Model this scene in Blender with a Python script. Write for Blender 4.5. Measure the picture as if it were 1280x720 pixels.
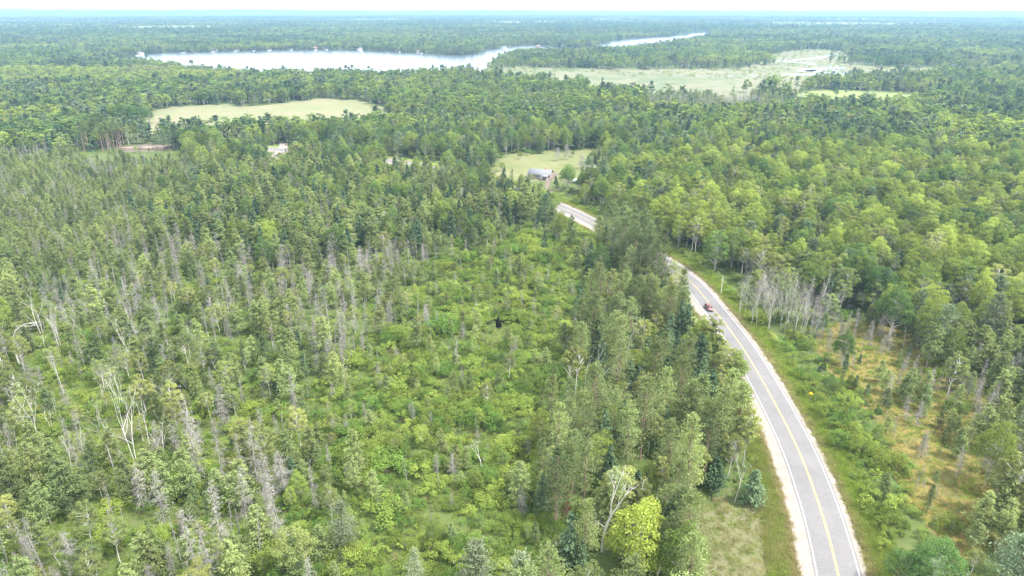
import bpy, bmesh, math, random
import numpy as np
from mathutils import Vector, Matrix
from mathutils.geometry import tessellate_polygon

for o in list(bpy.data.objects):
    bpy.data.objects.remove(o)
R = math.radians
sc = bpy.context.scene
col = sc.collection

# ------------------------------------------------------------------ camera
FPX, CAMH, HOR = 853.0, 90.0, 8.0          # focal length in px of a 1280 px frame, height above the road, true horizon row
PITCH = math.atan((360 - HOR) / FPX)
cam_d = bpy.data.cameras.new('camera')
cam_d.sensor_width = 36.0
cam_d.lens = 36.0 * FPX / 1280
cam_d.clip_start = 0.5
cam_d.clip_end = 60000
cam = bpy.data.objects.new('camera', cam_d)
cam.location = (0, 0, CAMH)
cam.rotation_euler = (R(90) - PITCH, 0, 0)
col.objects.link(cam)
sc.camera = cam

# ------------------------------------------------------------------ sky, sun, exposure
SUN_DIR = Vector((0.50, -0.16, 0.85)).normalized()     # towards the sun: high, from the side of the bog, a little behind the viewer
SUN_EL = math.asin(SUN_DIR.z)
SUN_AZ = math.atan2(SUN_DIR.x, SUN_DIR.y)
CLOUD = 6.0                                           # brightness of the cloud sheet before the background strength
world = bpy.data.worlds.new('World')
sc.world = world
world.use_nodes = True
wn = world.node_tree.nodes
wl = world.node_tree.links
wn.clear()
sky = wn.new('ShaderNodeTexSky')
sky.sky_type = 'NISHITA'
sky.sun_disc = False
sky.sun_elevation = SUN_EL
sky.sun_rotation = SUN_AZ
sky.air_density = 1.0
sky.dust_density = 1.0
sky.ozone_density = 1.0
bg = wn.new('ShaderNodeBackground')
bg.inputs['Strength'].default_value = 0.15
wo = wn.new('ShaderNodeOutputWorld')
# broken bright cloud over the blue: the same all round the sky
tc_ = wn.new('ShaderNodeTexCoord')
cl_ = wn.new('ShaderNodeTexNoise'); cl_.inputs['Scale'].default_value = 2.2; cl_.inputs['Detail'].default_value = 6.0; cl_.inputs['Roughness'].default_value = 0.55
wl.new(tc_.outputs['Generated'], cl_.inputs['Vector'])
cr_ = wn.new('ShaderNodeMapRange'); cr_.inputs['From Min'].default_value = 0.30; cr_.inputs['From Max'].default_value = 0.50
cr_.inputs['To Min'].default_value = 0.55; cr_.inputs['To Max'].default_value = 1.0
wl.new(cl_.outputs['Fac'], cr_.inputs['Value'])
mx_ = wn.new('ShaderNodeMix'); mx_.data_type = 'RGBA'
mx_.inputs[7].default_value = (CLOUD, CLOUD, CLOUD * 1.02, 1)
wl.new(cr_.outputs[0], mx_.inputs[0]); wl.new(sky.outputs[0], mx_.inputs[6])
wl.new(mx_.outputs[2], bg.inputs[0])
wl.new(bg.outputs[0], wo.inputs[0])
sun_d = bpy.data.lights.new('sun', 'SUN')
sun_d.energy = 2.9
sun_d.angle = R(5)
sun_d.color = (1.0, 0.95, 0.87)
sun = bpy.data.objects.new('sun', sun_d)
sun.rotation_euler = (-SUN_DIR).to_track_quat('-Z', 'Y').to_euler()
col.objects.link(sun)
sc.view_settings.view_transform = 'Standard'
sc.view_settings.look = 'None'
sc.view_settings.gamma = 1.0
sc.view_settings.use_curve_mapping = False
sc.view_settings.exposure = 1.82
HAZE_DENSITY = 1.3e-4

sc.render.engine = 'CYCLES'
cy = sc.cycles
cy.use_denoising = True
cy.max_bounces = 6
cy.diffuse_bounces = 3
cy.glossy_bounces = 2
cy.transmission_bounces = 3
cy.transparent_max_bounces = 4
cy.use_light_tree = False
cy.adaptive_threshold = 0.02
cy.volume_bounces = 0
cy.sample_clamp_indirect = 3.0

rng = np.random.default_rng(11)
random.seed(5)

# ------------------------------------------------------------------ where a picture point meets the ground
cP, sP = math.cos(PITCH), math.sin(PITCH)
def ground(u, v, z=0.0):
    xc, yc = (u - 640) / FPX, (360 - v) / FPX
    dy, dz = cP + yc * sP, -sP + yc * cP
    t = (CAMH - z) / -dz
    return (xc * t, dy * t)
def pix(X, Y, Z=0.0):
    h = CAMH - Z
    depth = Y * cP + h * sP
    up = Y * sP - h * cP
    depth = np.maximum(depth, 1e-3)
    return 640 + X / depth * FPX, 360 - up / depth * FPX
def gpoly(pts):
    return np.array([ground(u, v) for u, v in pts])
def inpoly(x, y, poly):
    poly = np.asarray(poly, float)
    inside = np.zeros(np.shape(x), bool)
    n = len(poly)
    for i in range(n):
        x0, y0 = poly[i]; x1, y1 = poly[(i + 1) % n]
        c = (y0 > y) != (y1 > y)
        with np.errstate(divide='ignore', invalid='ignore'):
            xi = (x1 - x0) * (y - y0) / (y1 - y0 + 1e-12) + x0
        inside ^= c & (x < xi)
    return inside
def catmull(P, per=8, closed=False):
    P = np.asarray(P, float)
    out = []
    n = len(P)
    rngi = range(n) if closed else range(n - 1)
    for i in rngi:
        if closed:
            p0, p1, p2, p3 = P[i - 1], P[i], P[(i + 1) % n], P[(i + 2) % n]
        else:
            p1, p2 = P[i], P[i + 1]
            p0 = P[i - 1] if i > 0 else 2 * p1 - p2
            p3 = P[i + 2] if i + 2 < n else 2 * p2 - p1
        for k in range(per):
            t = k / per
            out.append(0.5 * ((2 * p1) + (p2 - p0) * t + (2 * p0 - 5 * p1 + 4 * p2 - p3) * t * t + (3 * p1 - p0 - 3 * p2 + p3) * t ** 3))
    if not closed:
        out.append(P[-1])
    return np.array(out)
_ph = np.random.default_rng(3).uniform(0, 6.28, (40, 3))
def field(x, y, scale, k=0):
    """a smooth random field around 0, about +-1"""
    s = 0
    for i in range(6):
        a = _ph[(i + k * 3) % 40]
        w = (0.7 + 0.35 * i) / scale * 6.28
        s = s + np.sin(w * (x * math.cos(a[0]) + y * math.sin(a[0])) + a[1] + 1.7 * np.sin(w * 0.6 * (x * math.sin(a[2]) - y * math.cos(a[2]))))
    return s / 2.6
def hill(x, y):
    """the land is flat round the road and rises into low hills far away"""
    d = np.hypot(x, y)
    s = np.clip((d - 6500) / 4500, 0, 1)
    s = s * s * (3 - 2 * s)
    side = 0.45 + 0.75 * np.exp(-((x + 6500) / 3800.0) ** 2) + 0.35 * np.exp(-((x - 9000) / 2500.0) ** 2)
    return s * (16 + 16 * field(x, y, 5200, 2)) * side + s * 4 * field(x, y, 1700, 4)

# ------------------------------------------------------------------ materials
def mat(name):
    m = bpy.data.materials.new(name)
    m.use_nodes = True
    m.node_tree.nodes.clear()
    return m, m.node_tree.nodes, m.node_tree.links
def ramp(n, l, fac, stops):
    r = n.new('ShaderNodeValToRGB')
    e = r.color_ramp.elements
    e[0].position, e[0].color = stops[0][0], (*stops[0][1], 1)
    e[1].position, e[1].color = stops[-1][0], (*stops[-1][1], 1)
    for p, c in stops[1:-1]:
        x = e.new(p); x.color = (*c, 1)
    l.new(fac, r.inputs[0])
    return r.outputs[0]
def noise(n, l, scale, detail=4.0, rough=0.6, vec=None):
    t = n.new('ShaderNodeTexNoise')
    t.inputs['Scale'].default_value = scale
    t.inputs['Detail'].default_value = detail
    t.inputs['Roughness'].default_value = rough
    if vec is None:
        g = n.new('ShaderNodeNewGeometry'); vec = g.outputs['Position']
    l.new(vec, t.inputs['Vector'])
    return t.outputs['Fac']
def mixc(n, l, fac, a, b, mode='MIX'):
    m = n.new('ShaderNodeMix'); m.data_type = 'RGBA'; m.blend_type = mode
    if isinstance(fac, float): m.inputs[0].default_value = fac
    else: l.new(fac, m.inputs[0])
    for i, c in ((6, a), (7, b)):
        if isinstance(c, tuple): m.inputs[i].default_value = (*c, 1)
        else: l.new(c, m.inputs[i])
    return m.outputs[2]
def math_node(n, l, op, a, b=None, c=None):
    m = n.new('ShaderNodeMath'); m.operation = op
    for i, v in enumerate((a, b, c)):
        if v is None: continue
        if isinstance(v, (int, float)): m.inputs[i].default_value = v
        else: l.new(v, m.inputs[i])
    return m.outputs[0]
def leaf_material(name, a, b, trans=0.35):
    """two leaf colours mixed by the plant's own tint, then varied plant by plant and leaf by leaf"""
    m, n, l = mat(name)
    at = n.new('ShaderNodeAttribute'); at.attribute_type = 'INSTANCER'; at.attribute_name = 'tint'
    oi = n.new('ShaderNodeObjectInfo')
    geo = n.new('ShaderNodeNewGeometry')
    c = mixc(n, l, at.outputs['Fac'], a, b)
    k = math_node(n, l, 'MULTIPLY_ADD', oi.outputs['Random'], 0.60, 0.60)
    k2 = math_node(n, l, 'MULTIPLY_ADD', geo.outputs['Random Per Island'], 0.55, 0.72)
    k = math_node(n, l, 'MULTIPLY', k, k2)
    hs = n.new('ShaderNodeHueSaturation')
    l.new(math_node(n, l, 'MULTIPLY_ADD', geo.outputs['Random Per Island'], 0.022, 0.489), hs.inputs['Hue'])
    l.new(k, hs.inputs['Value'])
    l.new(c, hs.inputs['Color'])
    d = n.new('ShaderNodeBsdfDiffuse'); t = n.new('ShaderNodeBsdfTranslucent')
    l.new(hs.outputs[0], d.inputs[0])
    tc = mixc(n, l, 1.0, hs.outputs[0], (1.25, 1.25, 0.7), 'MULTIPLY')
    l.new(tc, t.inputs[0])
    mx = n.new('ShaderNodeMixShader'); mx.inputs[0].default_value = trans
    l.new(d.outputs[0], mx.inputs[1]); l.new(t.outputs[0], mx.inputs[2])
    o = n.new('ShaderNodeOutputMaterial'); l.new(mx.outputs[0], o.inputs[0])
    return m
def bark_material(name, a, b, scale=3.0, stretch=None):
    m, n, l = mat(name)
    tcn = n.new('ShaderNodeTexCoord')
    mp = n.new('ShaderNodeMapping'); mp.inputs['Scale'].default_value = stretch or (1, 1, 1)
    l.new(tcn.outputs['Object'], mp.inputs[0])
    f = noise(n, l, scale, 3, 0.65, mp.outputs[0])
    oi = n.new('ShaderNodeObjectInfo')
    c = ramp(n, l, f, [(0.35, b), (0.55, a)])
    hs = n.new('ShaderNodeHueSaturation')
    l.new(math_node(n, l, 'MULTIPLY_ADD', oi.outputs['Random'], 0.4, 0.75), hs.inputs['Value'])
    l.new(c, hs.inputs['Color'])
    d = n.new('ShaderNodeBsdfDiffuse'); l.new(hs.outputs[0], d.inputs[0])
    o = n.new('ShaderNodeOutputMaterial'); l.new(d.outputs[0], o.inputs[0])
    return m
def ground_material(name, stops, scale, scale2=None, bump=0.0, rough=0.95, fine=None):
    m, n, l = mat(name)
    f = noise(n, l, scale, 6, 0.62)
    if scale2:
        g = noise(n, l, scale2, 5, 0.7)
        f = math_node(n, l, 'ADD', math_node(n, l, 'MULTIPLY', f, 0.5), math_node(n, l, 'MULTIPLY', g, 0.5))
    c = ramp(n, l, f, stops)
    if fine:
        h = noise(n, l, fine, 3, 0.7)
        v = math_node(n, l, 'MULTIPLY_ADD', h, 0.7, 0.65)
        hs = n.new('ShaderNodeHueSaturation'); l.new(v, hs.inputs['Value']); l.new(c, hs.inputs['Color'])
        c = hs.outputs[0]
    p = n.new('ShaderNodeBsdfPrincipled')
    p.inputs['Roughness'].default_value = rough
    p.inputs['Specular IOR Level'].default_value = 0.15
    l.new(c, p.inputs['Base Color'])
    o = n.new('ShaderNodeOutputMaterial'); l.new(p.outputs[0], o.inputs[0])
    return m
def plain(name, color, rough=0.6, metal=0.0, spec=0.4, var=0.12, scale=2.0, coat=0.0):
    m, n, l = mat(name)
    f = noise(n, l, scale, 4, 0.6)
    lo = tuple(x * (1 - var) for x in color); hi = tuple(min(1, x * (1 + var)) for x in color)
    c = ramp(n, l, f, [(0.35, lo), (0.65, hi)])
    p = n.new('ShaderNodeBsdfPrincipled')
    l.new(c, p.inputs['Base Color'])
    p.inputs['Roughness'].default_value = rough
    p.inputs['Metallic'].default_value = metal
    p.inputs['Specular IOR Level'].default_value = spec
    p.inputs['Coat Weight'].default_value = coat
    o = n.new('ShaderNodeOutputMaterial'); l.new(p.outputs[0], o.inputs[0])
    return m

M = {}
# leaf colours: (dark/cool, light/warm)
M['tamarack'] = leaf_material('tamarack needles', (0.165, 0.228, 0.100), (0.290, 0.338, 0.138), 0.44)
M['spruce'] = leaf_material('spruce needles', (0.062, 0.112, 0.058), (0.125, 0.185, 0.098), 0.2)
M['red_pine'] = leaf_material('red pine needles', (0.130, 0.185, 0.085), (0.230, 0.285, 0.115), 0.34)
M['white_pine'] = leaf_material('white pine needles', (0.100, 0.160, 0.090), (0.240, 0.285, 0.180), 0.32)
M['birch'] = leaf_material('birch leaves', (0.150, 0.200, 0.080), (0.270, 0.295, 0.105), 0.45)
M['broadleaf'] = leaf_material('broadleaf leaves', (0.095, 0.168, 0.055), (0.270, 0.330, 0.082), 0.45)
M['shrub'] = leaf_material('shrub leaves', (0.120, 0.210, 0.050), (0.265, 0.330, 0.075), 0.45)
M['red_needles'] = leaf_material('browned needles', (0.21, 0.11, 0.07), (0.24, 0.13, 0.08), 0.25)
M['grass'] = leaf_material('grass blades', (0.240, 0.330, 0.070), (0.36, 0.32, 0.19), 0.50)
M['bark'] = bark_material('brown bark', (0.17, 0.135, 0.11), (0.08, 0.06, 0.05))
M['red_bark'] = bark_material('red pine bark', (0.30, 0.205, 0.175), (0.18, 0.13, 0.115))
M['white_bark'] = bark_material('white birch bark', (0.62, 0.61, 0.57), (0.28, 0.26, 0.24), 5.0, (1, 1, 2.5))
M['pale_bark'] = bark_material('pale aspen bark', (0.50, 0.50, 0.43), (0.30, 0.29, 0.25), 4.0)
M['grey_wood'] = bark_material('weathered grey wood', (0.275, 0.264, 0.25), (0.185, 0.174, 0.163))
M['black_wood'] = bark_material('blackened wood', (0.012, 0.011, 0.011), (0.006, 0.006, 0.006))

# ------------------------------------------------------------------ mesh building
def mesh_quads(name, V, F, mats, midx=None, smooth=False):
    V = np.asarray(V, np.float32); F = np.asarray(F, np.int32)
    me = bpy.data.meshes.new(name)
    me.vertices.add(len(V)); me.vertices.foreach_set('co', V.ravel())
    me.loops.add(F.size); me.loops.foreach_set('vertex_index', F.ravel())
    me.polygons.add(len(F)); me.polygons.foreach_set('loop_start', np.arange(0, F.size, F.shape[1], dtype=np.int32))
    for m in mats: me.materials.append(m)
    if midx is not None: me.polygons.foreach_set('material_index', np.asarray(midx, np.int32))
    if smooth: me.polygons.foreach_set('use_smooth', np.ones(len(F), bool))
    me.update(calc_edges=True)
    return me
class Geo:
    """collects quads"""
    def __init__(s): s.V, s.F, s.n = [], [], 0
    def add(s, V, F):
        V = np.asarray(V, float); F = np.asarray(F, int)
        s.V.append(V); s.F.append(F + s.n); s.n += len(V); return s
    def get(s): return np.concatenate(s.V), np.concatenate(s.F)
    def mesh(s, name, m, smooth=False):
        V, F = s.get(); return mesh_quads(name, V, F, [m] if not isinstance(m, list) else m, smooth=smooth)
def unit(a): return a / np.maximum(np.linalg.norm(a, axis=-1, keepdims=True), 1e-9)
def tube(P, r, sides=6, cap=True):
    P = np.asarray(P, float); r = np.broadcast_to(np.asarray(r, float), (len(P),))
    T = np.gradient(P, axis=0); T = unit(T)
    ref = np.array([0, 0, 1.0]) if abs(T[0][2]) < 0.8 else np.array([1.0, 0, 0])
    A = unit(np.cross(T, ref)); B = np.cross(T, A)
    ang = np.arange(sides) / sides * 2 * math.pi
    ring = P[:, None] + r[:, None, None] * (A[:, None] * np.cos(ang)[None, :, None] + B[:, None] * np.sin(ang)[None, :, None])
    V = ring.reshape(-1, 3); F = []
    for i in range(len(P) - 1):
        for k in range(sides):
            k2 = (k + 1) % sides
            F.append((i * sides + k, i * sides + k2, (i + 1) * sides + k2, (i + 1) * sides + k))
    return V, F
def cards(C, U, N, L, W):
    """one leaf-shaped rhombus for each centre"""
    C = np.asarray(C, float); n = len(C)
    U = unit(U); Vv = unit(np.cross(N, U))
    L = np.broadcast_to(np.asarray(L, float), (n,))[:, None]; W = np.broadcast_to(np.asarray(W, float), (n,))[:, None]
    V = np.stack([C - U * L / 2, C + Vv * W / 2, C + U * L / 2, C - Vv * W / 2], 1).reshape(-1, 3)
    return V, np.arange(4 * n).reshape(n, 4)
def rdir(g, n): return unit(g.normal(size=(n, 3)))
def box(x0, x1, y0, y1, z0, z1):
    V = [(x, y, z) for z in (z0, z1) for y in (y0, y1) for x in (x0, x1)]
    return V, [(0, 2, 3, 1), (4, 5, 7, 6), (0, 1, 5, 4), (2, 6, 7, 3), (0, 4, 6, 2), (1, 3, 7, 5)]
def obj(name, me, parent=None, loc=None, rot=None):
    o = bpy.data.objects.new(name, me); col.objects.link(o)
    if parent is not None: o.parent = parent
    if loc is not None: o.location = loc
    if rot is not None: o.rotation_euler = rot
    return o
def tag(o, label=None, cat=None, group=None, kind=None):
    if label: o['label'] = label
    if cat: o['category'] = cat
    if group: o['group'] = group
    if kind: o['kind'] = kind
    return o
def empty(name, loc, rot=(0, 0, 0), label=None, cat=None, group=None):
    o = bpy.data.objects.new(name, None); col.objects.link(o)
    o.location = loc; o.rotation_euler = rot; o.empty_display_size = 0.3
    return tag(o, label, cat, group)
def sheet(name, poly, z, m, parent=None, kind='structure', label=None):
    """a flat sheet with the given outline"""
    P = [Vector((p[0], p[1], 0)) for p in poly]
    tri = tessellate_polygon([P])
    me = bpy.data.meshes.new(name)
    me.from_pydata([(p[0], p[1], z) for p in poly], [], [tuple(t) for t in tri])
    bm = bmesh.new(); bm.from_mesh(me)
    for f in bm.faces:
        if f.normal.z < 0: f.normal_flip()
    bm.to_mesh(me); bm.free()
    me.materials.append(m)
    o = obj(name, me, parent)
    if parent is None: tag(o, label, None, None, kind)
    return o
def ragged(poly, amp, step, seed=0):
    """a natural outline: the polygon resampled and pushed in and out"""
    P = catmull(poly, 10, True)
    x, y = P[:, 0], P[:, 1]
    return np.stack([x + amp * field(x, y, step, seed), y + amp * field(x, y, step, seed + 5)], 1)

# ================================================================== SETTING
# ground: one sheet to the horizon
M['floor'] = ground_material('forest floor', [(0.30, (0.036, 0.056, 0.016)), (0.45, (0.062, 0.092, 0.024)), (0.55, (0.078, 0.102, 0.032)), (0.70, (0.11, 0.10, 0.060))], 0.05, 0.9, fine=3.5)
rr = np.concatenate([[0.01], np.geomspace(60, 6000, 26), np.linspace(6400, 14500, 26)])
th = np.linspace(0, 2 * math.pi, 145)[:-1]
RR, TH = np.meshgrid(rr, th, indexing='ij')
GX, GY = RR * np.sin(TH), RR * np.cos(TH)
GZ = hill(GX, GY)
nT = len(th)
gF = [(i * nT + j, (i + 1) * nT + j, (i + 1) * nT + (j + 1) % nT, i * nT + (j + 1) % nT) for i in range(len(rr) - 1) for j in range(nT)]
gme = mesh_quads('ground', np.stack([GX, GY, GZ], -1).reshape(-1, 3), np.array(gF)[:, ::-1], [M['floor']], smooth=True)
tag(obj('ground', gme), kind='structure')

# ------------------------------------------------------------------ road
road_px = [(1068, 860), (1058, 770), (1048, 720), (1036, 671), (1018, 614), (994, 554), (957, 483), (925, 430), (893, 388), (864, 353), (822, 322), (780, 299), (742, 279), (712, 264), (676, 249), (625, 231), (570, 217), (512, 205), (440, 195), (360, 188), (280, 183)]
RC = catmull([ground(u, v) for u, v in road_px], 14)
# resample evenly
seg = np.r_[0, np.cumsum(np.linalg.norm(np.diff(RC, axis=0), axis=1))]
s_all = np.arange(0, seg[-1], 2.0)
RC = np.stack([np.interp(s_all, seg, RC[:, 0]), np.interp(s_all, seg, RC[:, 1])], 1)
for _ in range(6):
    RC[1:-1] = 0.25 * RC[:-2] + 0.5 * RC[1:-1] + 0.25 * RC[2:]
RT = unit(np.gradient(RC, axis=0))
RN = np.stack([RT[:, 1], -RT[:, 0]], 1)      # towards the bog side of the road (viewer's right going away)
def strip(name, o0, o1, z, m, parent=None, i0=0, i1=None, wob=0.0, seed=0):
    P = RC[i0:i1]; N = RN[i0:i1]
    s = s_all[i0:i1]
    a = o0 + wob * field(s, s * 0 + seed, 23, seed) ; b = o1 + wob * field(s, s * 0 + seed + 9, 31, seed + 1)
    A = P + N * np.asarray(a).reshape(-1, 1) if np.ndim(a) else P + N * a
    B = P + N * np.asarray(b).reshape(-1, 1) if np.ndim(b) else P + N * b
    n = len(P)
    V = np.concatenate([np.c_[A, np.full(n, z)], np.c_[B, np.full(n, z)]])
    F = [(i, n + i, n + i + 1, i + 1) for i in range(n - 1)]
    me = mesh_quads(name, V, F, [m])
    o = obj(name, me, parent)
    return o
M['asphalt'] = ground_material('old pale asphalt', [(0.3, (0.112, 0.111, 0.115)), (0.5, (0.137, 0.135, 0.139)), (0.7, (0.163, 0.160, 0.163))], 0.16, 2.0, fine=7.0, rough=0.85)
M['gravel'] = ground_material('pale gravel', [(0.3, (0.165, 0.142, 0.124)), (0.5, (0.225, 0.198, 0.178)), (0.7, (0.275, 0.248, 0.225))], 0.4, 4.0, fine=12.0)
M['sandy'] = ground_material('dusty earth', [(0.3, (0.085, 0.070, 0.050)), (0.5, (0.128, 0.108, 0.082)), (0.7, (0.095, 0.105, 0.050))], 0.3, 3.0, fine=6.0)
M['verge'] = ground_material('verge grass', [(0.3, (0.095, 0.145, 0.03)), (0.5, (0.14, 0.185, 0.042)), (0.7, (0.19, 0.20, 0.062))], 0.15, 1.5, fine=5.0)
M['white_paint'] = plain('worn white road paint', (0.50, 0.50, 0.48), 0.7, var=0.25, scale=3)
M['yellow_paint'] = plain('worn yellow road paint', (0.40, 0.31, 0.11), 0.7, var=0.3, scale=3)
M['tar'] = plain('tar crack filler', (0.07, 0.07, 0.07), 0.6, var=0.3)
strip('verge', -10.0, 11.5, 0.03, M['verge'], wob=1.0, seed=3)['kind'] = 'structure'
strip('road_edge_earth', -7.8, 6.7, 0.045, M['sandy'], wob=0.3, seed=7)['kind'] = 'structure'
strip('gravel_shoulder', -6.5, 5.0, 0.06, M['gravel'], wob=0.10, seed=1)['kind'] = 'structure'
road = strip('road', -3.95, 3.95, 0.075, M['asphalt'], wob=0.05); road['kind'] = 'structure'
strip('edge_line', -3.56, -3.42, 0.080, M['white_paint'], road)
strip('edge_line', 3.42, 3.56, 0.080, M['white_paint'], road)
strip('centre_line', -0.19, -0.09, 0.080, M['yellow_paint'], road)
strip('centre_line', 0.09, 0.19, 0.080, M['yellow_paint'], road)
for i, s in enumerate(range(6, 170, 7)):                       # tar-filled cracks across the lanes
    s = s + int(rng.integers(-2, 3))
    a, b = (-3.9, 3.9) if rng.random() < 0.6 else ((-3.9, -0.1) if rng.random() < 0.5 else (0.1, 3.9))
    o = np.linspace(a, b, 9); wv = np.cumsum(rng.normal(0, 0.07, 9)) + rng.uniform(0, 1.6)
    P = RC[s] + np.outer(o, RN[s]) + np.outer(wv, RT[s]); w = RT[s] * 0.035
    V = np.concatenate([np.c_[P - w, np.full(9, 0.0785)], np.c_[P + w, np.full(9, 0.0785)]])
    obj('crack', mesh_quads('crack', V, [(k, k + 1, 10 + k, 9 + k) for k in range(8)], [M['tar']]), road)
def road_dist(x, y):
    """signed distance from the road's centre line, positive on the bog side"""
    out = np.full(x.shape, 1e6)
    C, N = RC[::2], RN[::2]
    near = (np.hypot(x, y) < 760)
    xs, ys = x[near], y[near]
    best = np.full(xs.shape, 1e6); sg = np.zeros(xs.shape)
    for k in range(0, len(xs), 20000):
        dx = xs[k:k + 20000, None] - C[None, :, 0]; dy = ys[k:k + 20000, None] - C[None, :, 1]
        d2 = dx * dx + dy * dy; j = d2.argmin(1)
        best[k:k + 20000] = np.sqrt(d2[np.arange(len(j)), j])
        sg[k:k + 20000] = np.sign(dx[np.arange(len(j)), j] * N[j, 0] + dy[np.arange(len(j)), j] * N[j, 1])
    out[near] = best * np.where(sg == 0, 1, sg)
    return out

# ------------------------------------------------------------------ open places
M['hay'] = ground_material('hay field', [(0.32, (0.100, 0.125, 0.055)), (0.45, (0.135, 0.150, 0.075)), (0.55, (0.160, 0.156, 0.090)), (0.68, (0.190, 0.172, 0.112))], 0.018, 0.11, fine=0.9)
M['lawn'] = ground_material('dry lawn', [(0.32, (0.085, 0.115, 0.038)), (0.5, (0.125, 0.138, 0.058)), (0.68, (0.170, 0.162, 0.092))], 0.04, 0.25, fine=1.5)
M['marsh'] = ground_material('marsh sedge', [(0.34, (0.060, 0.092, 0.042)), (0.44, (0.092, 0.118, 0.060)), (0.53, (0.150, 0.146, 0.094)), (0.60, (0.105, 0.122, 0.064)), (0.70, (0.150, 0.140, 0.092))], 0.004, 0.03, fine=0.3)
M['bog'] = ground_material('bog moss', [(0.28, (0.055, 0.074, 0.024)), (0.40, (0.100, 0.105, 0.032)), (0.49, (0.160, 0.124, 0.038)), (0.56, (0.100, 0.102, 0.032)), (0.70, (0.120, 0.094, 0.066))], 0.11, 0.8, fine=4.0)
M['drygrass'] = ground_material('dry grass', [(0.3, (0.080, 0.105, 0.036)), (0.5, (0.118, 0.120, 0.062)), (0.7, (0.160, 0.142, 0.100))], 0.12, 0.9, fine=5.0)
M['lime'] = ground_material('bright sedge', [(0.3, (0.11, 0.15, 0.050)), (0.6, (0.155, 0.19, 0.065))], 0.01, 0.1, fine=0.6)
def water_material():
    m, n, l = mat('lake water')
    p = n.new('ShaderNodeBsdfPrincipled')
    p.inputs['Base Color'].default_value = (0.05, 0.075, 0.09, 1)
    p.inputs['Roughness'].default_value = 0.22
    p.inputs['IOR'].default_value = 1.33
    f = noise(n, l, 0.8, 3, 0.6)
    b = n.new('ShaderNodeBump'); b.inputs['Strength'].default_value = 0.05; b.inputs['Distance'].default_value = 0.1
    l.new(f, b.inputs['Height']); l.new(b.outputs[0], p.inputs['Normal'])
    o = n.new('ShaderNodeOutputMaterial'); l.new(p.outputs[0], o.inputs[0])
    return m
M['water'] = water_material()

lake_px = [(128, 72), (200, 67), (300, 64), (420, 62.5), (500, 65.5), (560, 69), (592, 68), (612, 62), (650, 57), (690, 58), (716, 60.5), (746, 57), (766, 51.5), (800, 48), (840, 45), (880, 40), (887, 46), (855, 54), (805, 61), (757, 65), (710, 67.5), (670, 67.5), (645, 70), (628, 77), (614, 84), (600, 91), (540, 96.5), (470, 98), (380, 98), (300, 97), (240, 90), (170, 80)]
field_px = [(150, 163), (178, 146), (205, 136), (250, 131), (330, 131), (375, 126), (420, 123.5), (462, 128), (492, 142), (500, 152), (470, 158), (420, 162), (330, 166), (240, 169), (190, 172)]
yard_px = [(612, 222), (618, 204), (640, 192), (668, 194), (690, 186), (712, 190), (735, 184), (756, 188), (758, 203), (748, 214), (752, 226), (728, 238), (700, 234), (676, 242), (640, 236)]
marsh_px = [(606, 84), (640, 83), (700, 84.5), (780, 86), (860, 86), (925, 84), (940, 77), (960, 68), (1000, 62), (1050, 63.5), (1066, 70), (1072, 80), (1130, 85), (1215, 87), (1240, 92), (1160, 97), (1090, 101), (1040, 107), (1005, 110), (992, 118), (930, 126), (850, 126), (780, 122), (715, 116), (690, 108), (650, 104), (600, 98)]
lime_px = [(1000, 117), (1060, 113), (1135, 116), (1150, 128), (1080, 137), (1010, 135)]
bog_px = [(1012, 425), (1035, 406), (1085, 402), (1140, 418), (1190, 450), (1300, 500), (1420, 520), (1400, 680), (1270, 690), (1180, 690), (1140, 655), (1115, 580), (1085, 515), (1045, 462)]
dry_px = [(868, 648), (905, 632), (955, 640), (985, 690), (1002, 760), (1006, 860), (860, 860), (856, 720)]
pit_px = [(145, 188), (160, 182.5), (200, 180), (222, 183), (212, 187.5), (175, 190)]
POLY = {k: ragged(gpoly(v), a, st, s) for k, v, a, st, s in (
    ('lake', lake_px, 6, 220, 1), ('field', field_px, 8, 60, 2), ('yard', yard_px, 4.5, 24, 3), ('marsh', marsh_px, 9, 160, 4),
    ('lime', lime_px, 6, 70, 5), ('bog', bog_px, 2, 14, 6), ('dry', dry_px, 1.6, 7, 7), ('pit', pit_px, 2, 20, 8))}
tag(sheet('lake', POLY['lake'], 0.06, M['water']), kind='structure')
sheet('hay_field', POLY['field'], 0.05, M['hay'])
sheet('lawn', POLY['yard'], 0.025, M['lawn'])
sheet('marsh', POLY['marsh'], 0.10, M['marsh'])
sheet('sedge_meadow', POLY['lime'], 0.04, M['lime'])
sheet('bog', POLY['bog'], 0.02, M['bog'])
sheet('dry_grass_patch', POLY['dry'], 0.035, M['drygrass'])
sheet('sandy_clearing', POLY['pit'], 0.03, M['sandy'])
def ribbon(name, px, w, z, m, smooth=8):
    P = catmull([ground(u, v) for u, v in px], smooth); W = np.interp(np.linspace(0, 1, len(P)), np.linspace(0, 1, len(w)), w)
    T = unit(np.gradient(P, axis=0)); N = np.stack([T[:, 1], -T[:, 0]], 1)
    A, B = P + N * W[:, None] / 2, P - N * W[:, None] / 2
    n = len(P)
    V = np.concatenate([np.c_[A, np.full(n, z)], np.c_[B, np.full(n, z)]])
    me = mesh_quads(name, V, [(i, i + 1, n + i + 1, n + i) for i in range(n - 1)], [m])
    return tag(obj(name, me), kind='structure'), P
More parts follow.
